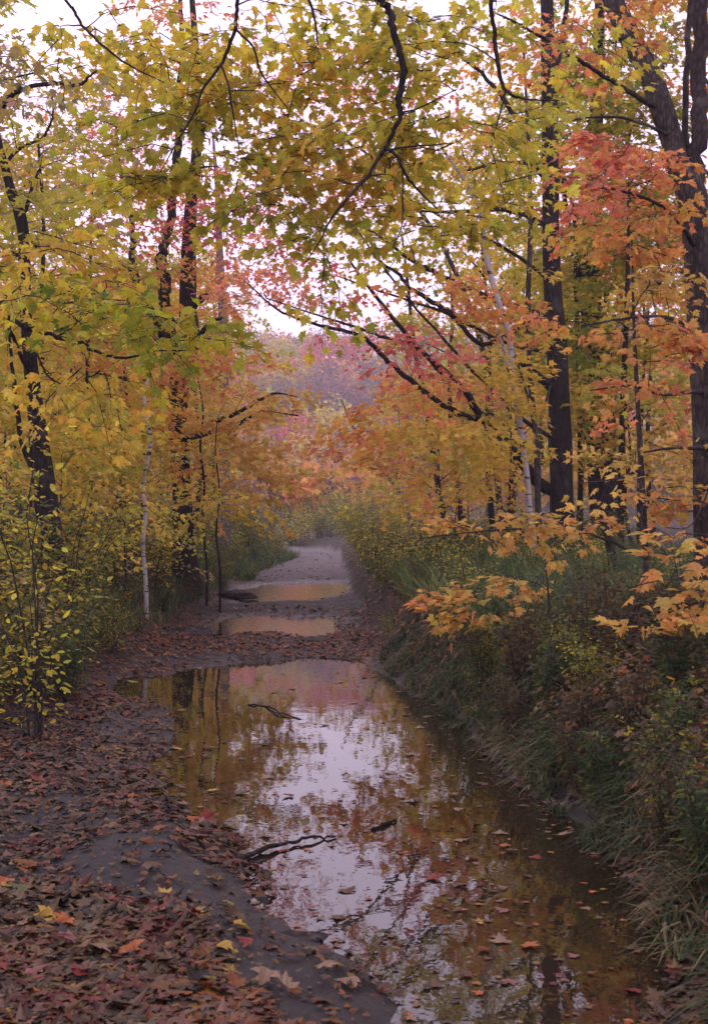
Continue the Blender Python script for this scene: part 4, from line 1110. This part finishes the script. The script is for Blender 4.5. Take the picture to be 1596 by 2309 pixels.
# ---------------------------------------------------------------- grass
def grass(name, label, pts, ln, lean, pal, width=.006, sag=.9):
    n = len(pts)
    L = ln * rng.uniform(.55, 1.25, n)
    a = rng.uniform(0, 6.28, n)
    tuft = noise2(pts[:, 0] * 3.1, pts[:, 1] * 3.1, 44, 2) * 14 + rng.normal(0, .9, n)      # blades of one tuft fall the same way
    a = np.where(rng.uniform(0, 1, n) < .6, tuft, a)
    d = np.stack([np.cos(a), np.sin(a), np.zeros(n)], -1) + lean
    up0 = rng.uniform(.6, 1.1, n)
    t = np.array([0, .35, .7, 1.0])
    side = nrm(np.cross(d, UP))
    ctr = pts[:, None] + L[:, None, None] * (UP * (t[None, :, None] * up0[:, None, None] - sag * .62 * (t ** 2.2)[None, :, None] * rng.uniform(.4, 1.3, n)[:, None, None]) + d[:, None] * (.15 * t + .5 * t ** 2)[None, :, None])
    w = width * rng.uniform(.6, 1.4, n)
    hw = w[:, None] * np.array([1, .9, .6])
    lf = ctr[:, :3] - side[:, None] * hw[..., None]
    rt = ctr[:, :3] + side[:, None] * hw[..., None]
    v = np.concatenate([lf, rt, ctr[:, 3:]], 1)      # 0..2 left, 3..5 right, 6 tip
    base = (np.arange(n) * 7)[:, None]
    q = np.concatenate([base + np.array([[0, 3, 4, 1]]), base + np.array([[1, 4, 5, 2]])], 0)
    tr = base + np.array([[2, 5, 6]])
    c = pick(pal, pts, 1.3, .22, 1)
    b = Buf()
    b.add(v.reshape(-1, 3), [q], 0, np.concatenate([c, c]))
    b.f.append(tr.astype(np.int32))
    b.m.append(np.zeros(n, np.int32))
    b.sm.append(np.zeros(n, bool))
    b.c.append(c)
    tag(link(name, b.mesh(name, [M_GRASS])), label, 'grass', kind='stuff')


def scatter(n, y0, y1, side, o0, o1, clump=.5):
    y = y0 * (y1 / y0) ** rng.uniform(0, 1, n)
    o = rng.uniform(o0, o1, n)
    x = (np.interp(y, RY, RX) + o) if side > 0 else (np.interp(y, LY, LX) - o)
    x = x + (noise2(y * 2.1, y * 0 + 3, 77, 2) - .5) * .25
    k = noise2(x * 2.4, y * 2.4, 90, 2) > clump - .12
    x, y = x[k], y[k]
    return np.stack([x, y, ground_h(x, y) - .01], -1)


grass('bank_grass', 'long limp grass hanging over the edge of the bank above the puddle', scatter(19000, 4.2, 16, 1, -.10, .7, .44), .29, np.array([-.30, -.12, 0]), 'straw', .0052, 1.5)
grass('bank_grass', 'green grass mixed with dry stalks on top of the bank', scatter(14000, 4.5, 17, 1, .1, 3.0, .52), .24, np.array([-.05, -.05, 0]), 'grass', .0048, 1.1)
grass('tall_grass', 'tall blue green grass around the foot of the tall trunk', scatter(60000, 12, 34, 1, .45, 5.5, .42), .62, np.array([-.1, 0, 0]), 'grass', .007, .6)
grass('verge_grass', 'sparse grass along the leafy verge', scatter(26000, 9, 40, -1, .15, 4, .52), .40, np.array([.1, 0, 0]), 'grass', .005, .6)
grass('track_grass', 'grass strip where the track bends away', scatter(9000, 34, 80, -1, -.3, 1.5, .4), .45, np.array([.1, 0, 0]), 'grass', .012, .6)

# ---------------------------------------------------------------- far wood on the hill
def far_wood():
    b = Buf()
    n = 2600
    y = 95 + 330 * rng.uniform(0, 1, n) ** .8
    x = rng.uniform(-1, 1, n) * (y * .30 + 12)
    z = ground_h(x, y)
    hh = rng.uniform(5, 9, n) * np.where((np.abs(x / y + .03) < .06) & (y < 170), .55, 1)
    pal = np.array(['hill', 'mut', 'ora', 'hill', 'yg', 'red', 'olive'])
    kind = pal[np.minimum((noise2(x * .03, y * .02, 61, 2) * 9.5 - 1).clip(0, 6.99).astype(int), 6)]
    for p in np.unique(kind):
        s = kind == p
        m = 80
        c = np.stack([x[s], y[s], z[s] + hh[s] * .58], -1)
        u = nrm(rng.normal(0, 1, (len(c), m, 3))) * rng.uniform(.5, 1, (len(c), m, 1))
        q = (c[:, None] + u * np.stack([hh[s] * .34, hh[s] * .34, hh[s] * .46], -1)[:, None]).reshape(-1, 3)
        add_leaves(b, q, rng.normal(0, 1, q.shape), UP + rng.normal(0, .6, q.shape), rng.uniform(.5, 1.1, len(q)), pick(p, q, .15, .2, 4), KITE)
    tag(link('far_wood', b.mesh('far_wood', [M_LEAF])), 'hazy red and purple autumn wood covering the far hillside', 'wood', kind='stuff')


far_wood()

# ---------------------------------------------------------------- sticks, clods, single leaves
def stick(label, line, name='fallen_branch', cat='branch', forks=()):
    A = smooth_line(np.array(line), 6)
    A[1:-1, :3] += rng.normal(0, .004, (len(A) - 2, 3))
    b = Buf()
    tube(b, A[:, :3], A[:, 3] * (1 + rng.normal(0, .12, len(A))), 7, 0, True, .25)
    base = A[0, :3]
    o = tag(link(name, b.mesh(name, [M_BARK], base), None, base), label, cat)
    for f in forks:
        bb = Buf()
        B = smooth_line(np.array(f), 4)
        tube(bb, B[:, :3], B[:, 3], 5, 0, True)
        link('twig', bb.mesh('twig', [M_BARK], base), o)


def gl(x, y, z, r):
    a = G(x, y)
    return (a[0], a[1], z, r)


stick('crooked dark branch lying in the shallow edge of the big puddle', [gl(532, 1950, .005, .011), gl(570, 1932, .015, .013), gl(640, 1910, .02, .010), gl(700, 1897, .018, .007), gl(758, 1888, .008, .004)],
      forks=[[gl(545, 1945, .01, .007), gl(530, 1935, .012, .005), gl(520, 1942, .006, .003)]])
stick('short bark-covered stick floating in the middle of the big puddle', [gl(838, 1873, .004, .008), gl(862, 1864, .010, .010), gl(892, 1852, .005, .005)])
stick('half sunken twig near the far end of the big puddle', [gl(560, 1590, .002, .007), gl(600, 1594, .008, .006), gl(640, 1612, .008, .005), gl(690, 1625, -.005, .004)], forks=[[gl(600, 1594, .008, .005), gl(622, 1612, .006, .004), gl(640, 1620, 0, .002)]])
stick('bare grey stick poking out of the bank weeds over the track', [(*G(1090, 1412), .22, .012), (*G(1050, 1408), .20, .010), (*G(1014, 1400), .20, .005)])
rng = np.random.default_rng(21)


def lump(name, label, cat, at, size, mat, seed):
    n, m = 14, 18
    th, ph = np.meshgrid(np.linspace(.02, math.pi - .02, n), np.linspace(0, 2 * math.pi, m, endpoint=False), indexing='ij')
    v = np.stack([np.sin(th) * np.cos(ph), np.sin(th) * np.sin(ph), np.cos(th)], -1).reshape(-1, 3)
    v = v * (1 + .9 * (noise3(v * 1.7 + seed, 7) - .5) + .4 * (noise3(v * 4 + seed, 8) - .5))[:, None] * np.array(size)
    i = np.arange(n - 1)[:, None] * m + np.arange(m)[None]
    j = np.arange(n - 1)[:, None] * m + (np.arange(m)[None] + 1) % m
    b = Buf()
    b.add(v, [np.stack([i, j, j + m, i + m], -1).reshape(-1, 4)], 0, None, True)
    tag(link(name, b.mesh(name, [mat]), None, at), label, cat)


M_CLOD = bark_material('wet_mud_clod', (.018, .013, .013), (.075, .06, .06), 9, 9, .9)
lump('mud_clod', 'dark eroded lump of earth jutting over the farthest puddle', 'mud clod', (*G(536, 1352), .1), (.34, .42, .09), M_CLOD, 1)
lump('mud_clod', 'flat point of wet mud poking into the big puddle beneath a curled leaf', 'mud clod', (*G(660, 2112), .0), (.13, .07, .018), M_CLOD, 5)
lump('mud_clod', 'smooth grey mud lump at the edge of the middle puddle', 'mud clod', (*G(430, 1432), .02), (.4, .45, .10), M_CLOD, 9)

LC = {'red': (.17, .028, .018), 'orange': (.30, .09, .02), 'yellow': (.34, .22, .03), 'brown': (.09, .048, .022), 'pink': (.19, .085, .070), 'tan': (.20, .13, .075), 'green': (.08, .10, .035)}
LM = {}


def one_leaf(x, y, col, size, where, floating):
    k = (col, int(rng.integers(0, 4)), floating)
    if k not in LM:
        b = Buf()
        v = k[1]
        add_leaves(b, np.zeros((1, 3)), np.array([[0, 1., 0]]), np.array([[0, 0, 1.]]), np.array([1.0]), np.array([LC[col]]), MAPLE,
                   (-.12 if v % 2 else .12) if floating else [-.35, .3, -.15, .5][v], (-.10 - .05 * v) if floating else [-.5, .35, .7, -.25][v])
        LM[k] = b.mesh('fallen_leaf', [M_LITTER])
    z = .006 if floating else max(gh(x, y), .002) + .035
    o = link('floating_leaf' if floating else 'fallen_leaf', LM[k], None, (x, y, z))
    o.rotation_euler = (rng.normal(0, .04 if floating else .22), rng.normal(0, .04 if floating else .22), rng.uniform(0, 6.28))
    o.scale = (size, size, size)
    return tag(o, f'{col} maple leaf {"floating on" if floating else "lying on"} {where}', 'leaf', f'{col} leaves {"floating on" if floating else "lying on"} {where}')


cols = ['red', 'orange', 'yellow', 'brown', 'pink', 'tan']
tries = 0
cnt = 0
while cnt < 95 and tries < 5000:
    tries += 1
    yy = 4.6 * (15 / 4.6) ** rng.uniform(0, 1)
    xx = rng.uniform(-2.2, 1.4)
    s = puddle_sd(np.array([xx]), np.array([yy]))[0]
    if s > -.05 or rng.uniform() > .12 + .9 * math.exp(s / .2) + .2 * (xx > .3):
        continue
    cnt += 1
    where = ('the near half of the big puddle' if yy < 7.5 else 'the far half of the big puddle')
    one_leaf(xx, yy, rng.choice(cols, p=[.08, .09, .06, .36, .14, .27]), rng.uniform(.045, .09), where, True)
for x, y, c in [(450, 1862, 'orange'), (170, 2190, 'pink'), (290, 2195, 'orange'), (430, 2120, 'red'), (450, 2125, 'red'), (440, 2130, 'pink'), (60, 2045, 'green'), (510, 2182, 'yellow'), (530, 2140, 'yellow'), (20, 2005, 'orange'), (60, 2250, 'pink'), (170, 2260, 'red'), (380, 2070, 'yellow'), (300, 1970, 'brown'), (640, 2090, 'brown'), (570, 2170, 'red'), (830, 2205, 'brown'), (800, 2230, 'tan'), (730, 2215, 'tan'), (610, 2250, 'tan'), (650, 2285, 'tan'), (340, 2060, 'brown'), (270, 2085, 'red'), (120, 2130, 'yellow'), (330, 1995, 'brown'), (690, 2060, 'red')]:
    gx, gy = G(x, y)
    if y < 1870 or puddle_sd(np.array([gx]), np.array([gy]))[0] > .02:
        one_leaf(gx, gy, c, rng.uniform(.06, .10), 'the bare mud of the near track' if x > 480 else 'the thick litter of the near track', False)
for i in range(70):
    yy = rng.uniform(4.5, 8.5)
    xx = rng.uniform(-.27 * yy, -.6 if yy > 6 else -.2)
    if litter_density(np.array([xx]), np.array([yy]))[0] > .4:
        one_leaf(xx, yy, rng.choice(cols, p=[.16, .14, .08, .28, .16, .18]), rng.uniform(.055, .09), 'the thick litter of the near track', False)
for i in range(60):
    yy = rng.uniform(5.2, 12)
    xx = np.interp(yy, RY, RX) + abs(rng.normal(.05, .6))
    if xx < .26 * yy:
        o = one_leaf(xx, yy, rng.choice(cols, p=[.12, .2, .18, .16, .18, .16]), rng.uniform(.06, .10), 'the bank grass beside the big puddle', False)
        o.location.z += rng.uniform(.02, .14)
# ---------------------------------------------------------------- air, sky, sun, camera
sc = bpy.context.scene
EXPO, HAZE = -0.68, 0.0009
SKY_H, SKY_Z = 24.0, 23.0


def build_haze():
    m, nt = mat_new('haze')
    pv = N(nt, 'ShaderNodeVolumePrincipled')
    pv.inputs['Color'].default_value = (.88, .84, .95, 1)
    pv.inputs['Density'].default_value = HAZE
    o = N(nt, 'ShaderNodeOutputMaterial')
    nt.links.new(pv.outputs[0], o.inputs['Volume'])
    b = Buf()
    x0, x1, y0, y1, z0, z1 = -340, 340, -18, 650, -2, 75
    v = [(x, y, z) for z in (z0, z1) for y in (y0, y1) for x in (x0, x1)]
    b.add(v, [np.array([[0, 2, 3, 1], [4, 5, 7, 6], [0, 1, 5, 4], [2, 6, 7, 3], [0, 4, 6, 2], [1, 3, 7, 5]])])
    tag(link('haze', b.mesh('haze', [m])), 'thin violet air between the trees', 'haze', kind='stuff')


if HAZE:
    build_haze()
EL, AZ = math.radians(48), math.radians(-35)
w = bpy.data.worlds.new('World')
sc.world = w
w.use_nodes = True
nt = w.node_tree
nt.nodes.clear()
L = nt.links.new
sky = N(nt, 'ShaderNodeTexSky', sky_type='NISHITA')
sky.sun_disc = False
sky.sun_elevation = EL
sky.sun_rotation = AZ
sky.dust_density = 4.0
tc = N(nt, 'ShaderNodeTexCoord')
sep = N(nt, 'ShaderNodeSeparateXYZ')
L(tc.outputs['Generated'], sep.inputs[0])
cl = N(nt, 'ShaderNodeTexNoise', Scale=2.2, Detail=5.0)
L(tc.outputs['Generated'], cl.inputs['Vector'])
mr = N(nt, 'ShaderNodeMapRange')
mr.inputs['From Min'].default_value = 0.25
mr.inputs['From Max'].default_value = .9
mr.inputs['To Min'].default_value = SKY_H
mr.inputs['To Max'].default_value = SKY_Z
L(sep.outputs['Z'], mr.inputs[0])
cm = N(nt, 'ShaderNodeMapRange')
cm.inputs['To Min'].default_value = .8
cm.inputs['To Max'].default_value = 1.2
L(cl.outputs[0], cm.inputs[0])
mul = N(nt, 'ShaderNodeMath', operation='MULTIPLY')
L(mr.outputs[0], mul.inputs[0])
L(cm.outputs[0], mul.inputs[1])
vm = N(nt, 'ShaderNodeVectorMath', operation='SCALE')
vm.inputs[0].default_value = (1.0, .825, 1.07)
L(mul.outputs[0], vm.inputs['Scale'])
mx = N(nt, 'ShaderNodeMixRGB', Fac=.88)
L(sky.outputs[0], mx.inputs[1])
L(vm.outputs[0], mx.inputs[2])
bg = N(nt, 'ShaderNodeBackground', Strength=.12)
L(mx.outputs[0], bg.inputs[0])
o = N(nt, 'ShaderNodeOutputWorld')
L(bg.outputs[0], o.inputs[0])

ld = bpy.data.lights.new('sun', 'SUN')
ld.energy = 1.1
ld.angle = math.radians(28)
ld.color = (1, .95, .90)
lo = bpy.data.objects.new('sun', ld)
C.objects.link(lo)
from mathutils import Vector
sd = Vector((math.sin(AZ) * math.cos(EL), math.cos(AZ) * math.cos(EL), math.sin(EL)))
lo.rotation_euler = sd.to_track_quat('Z', 'Y').to_euler()
lo.location = (0, 0, 60)

cd = bpy.data.cameras.new('camera')
cd.sensor_fit = 'VERTICAL'
cd.sensor_height = 36
cd.lens = 50
cd.clip_start = .1
cd.clip_end = 2000
cd.dof.use_dof = True
cd.dof.focus_distance = 13
cd.dof.aperture_fstop = 8
co = bpy.data.objects.new('camera', cd)
C.objects.link(co)
co.location = (0, 0, EYE)
co.rotation_euler = (math.radians(90) + math.atan((HY - 1154.5) / F), 0, 0)
sc.camera = co
sc.render.engine = 'CYCLES'
sc.view_settings.view_transform = 'Standard'
sc.view_settings.look = 'None'
sc.view_settings.exposure = EXPO
sc.view_settings.gamma = 1
sc.cycles.max_bounces = 8
sc.cycles.diffuse_bounces = 4
sc.cycles.glossy_bounces = 3
sc.cycles.transmission_bounces = 4
sc.cycles.volume_bounces = 0
sc.cycles.use_denoising = True
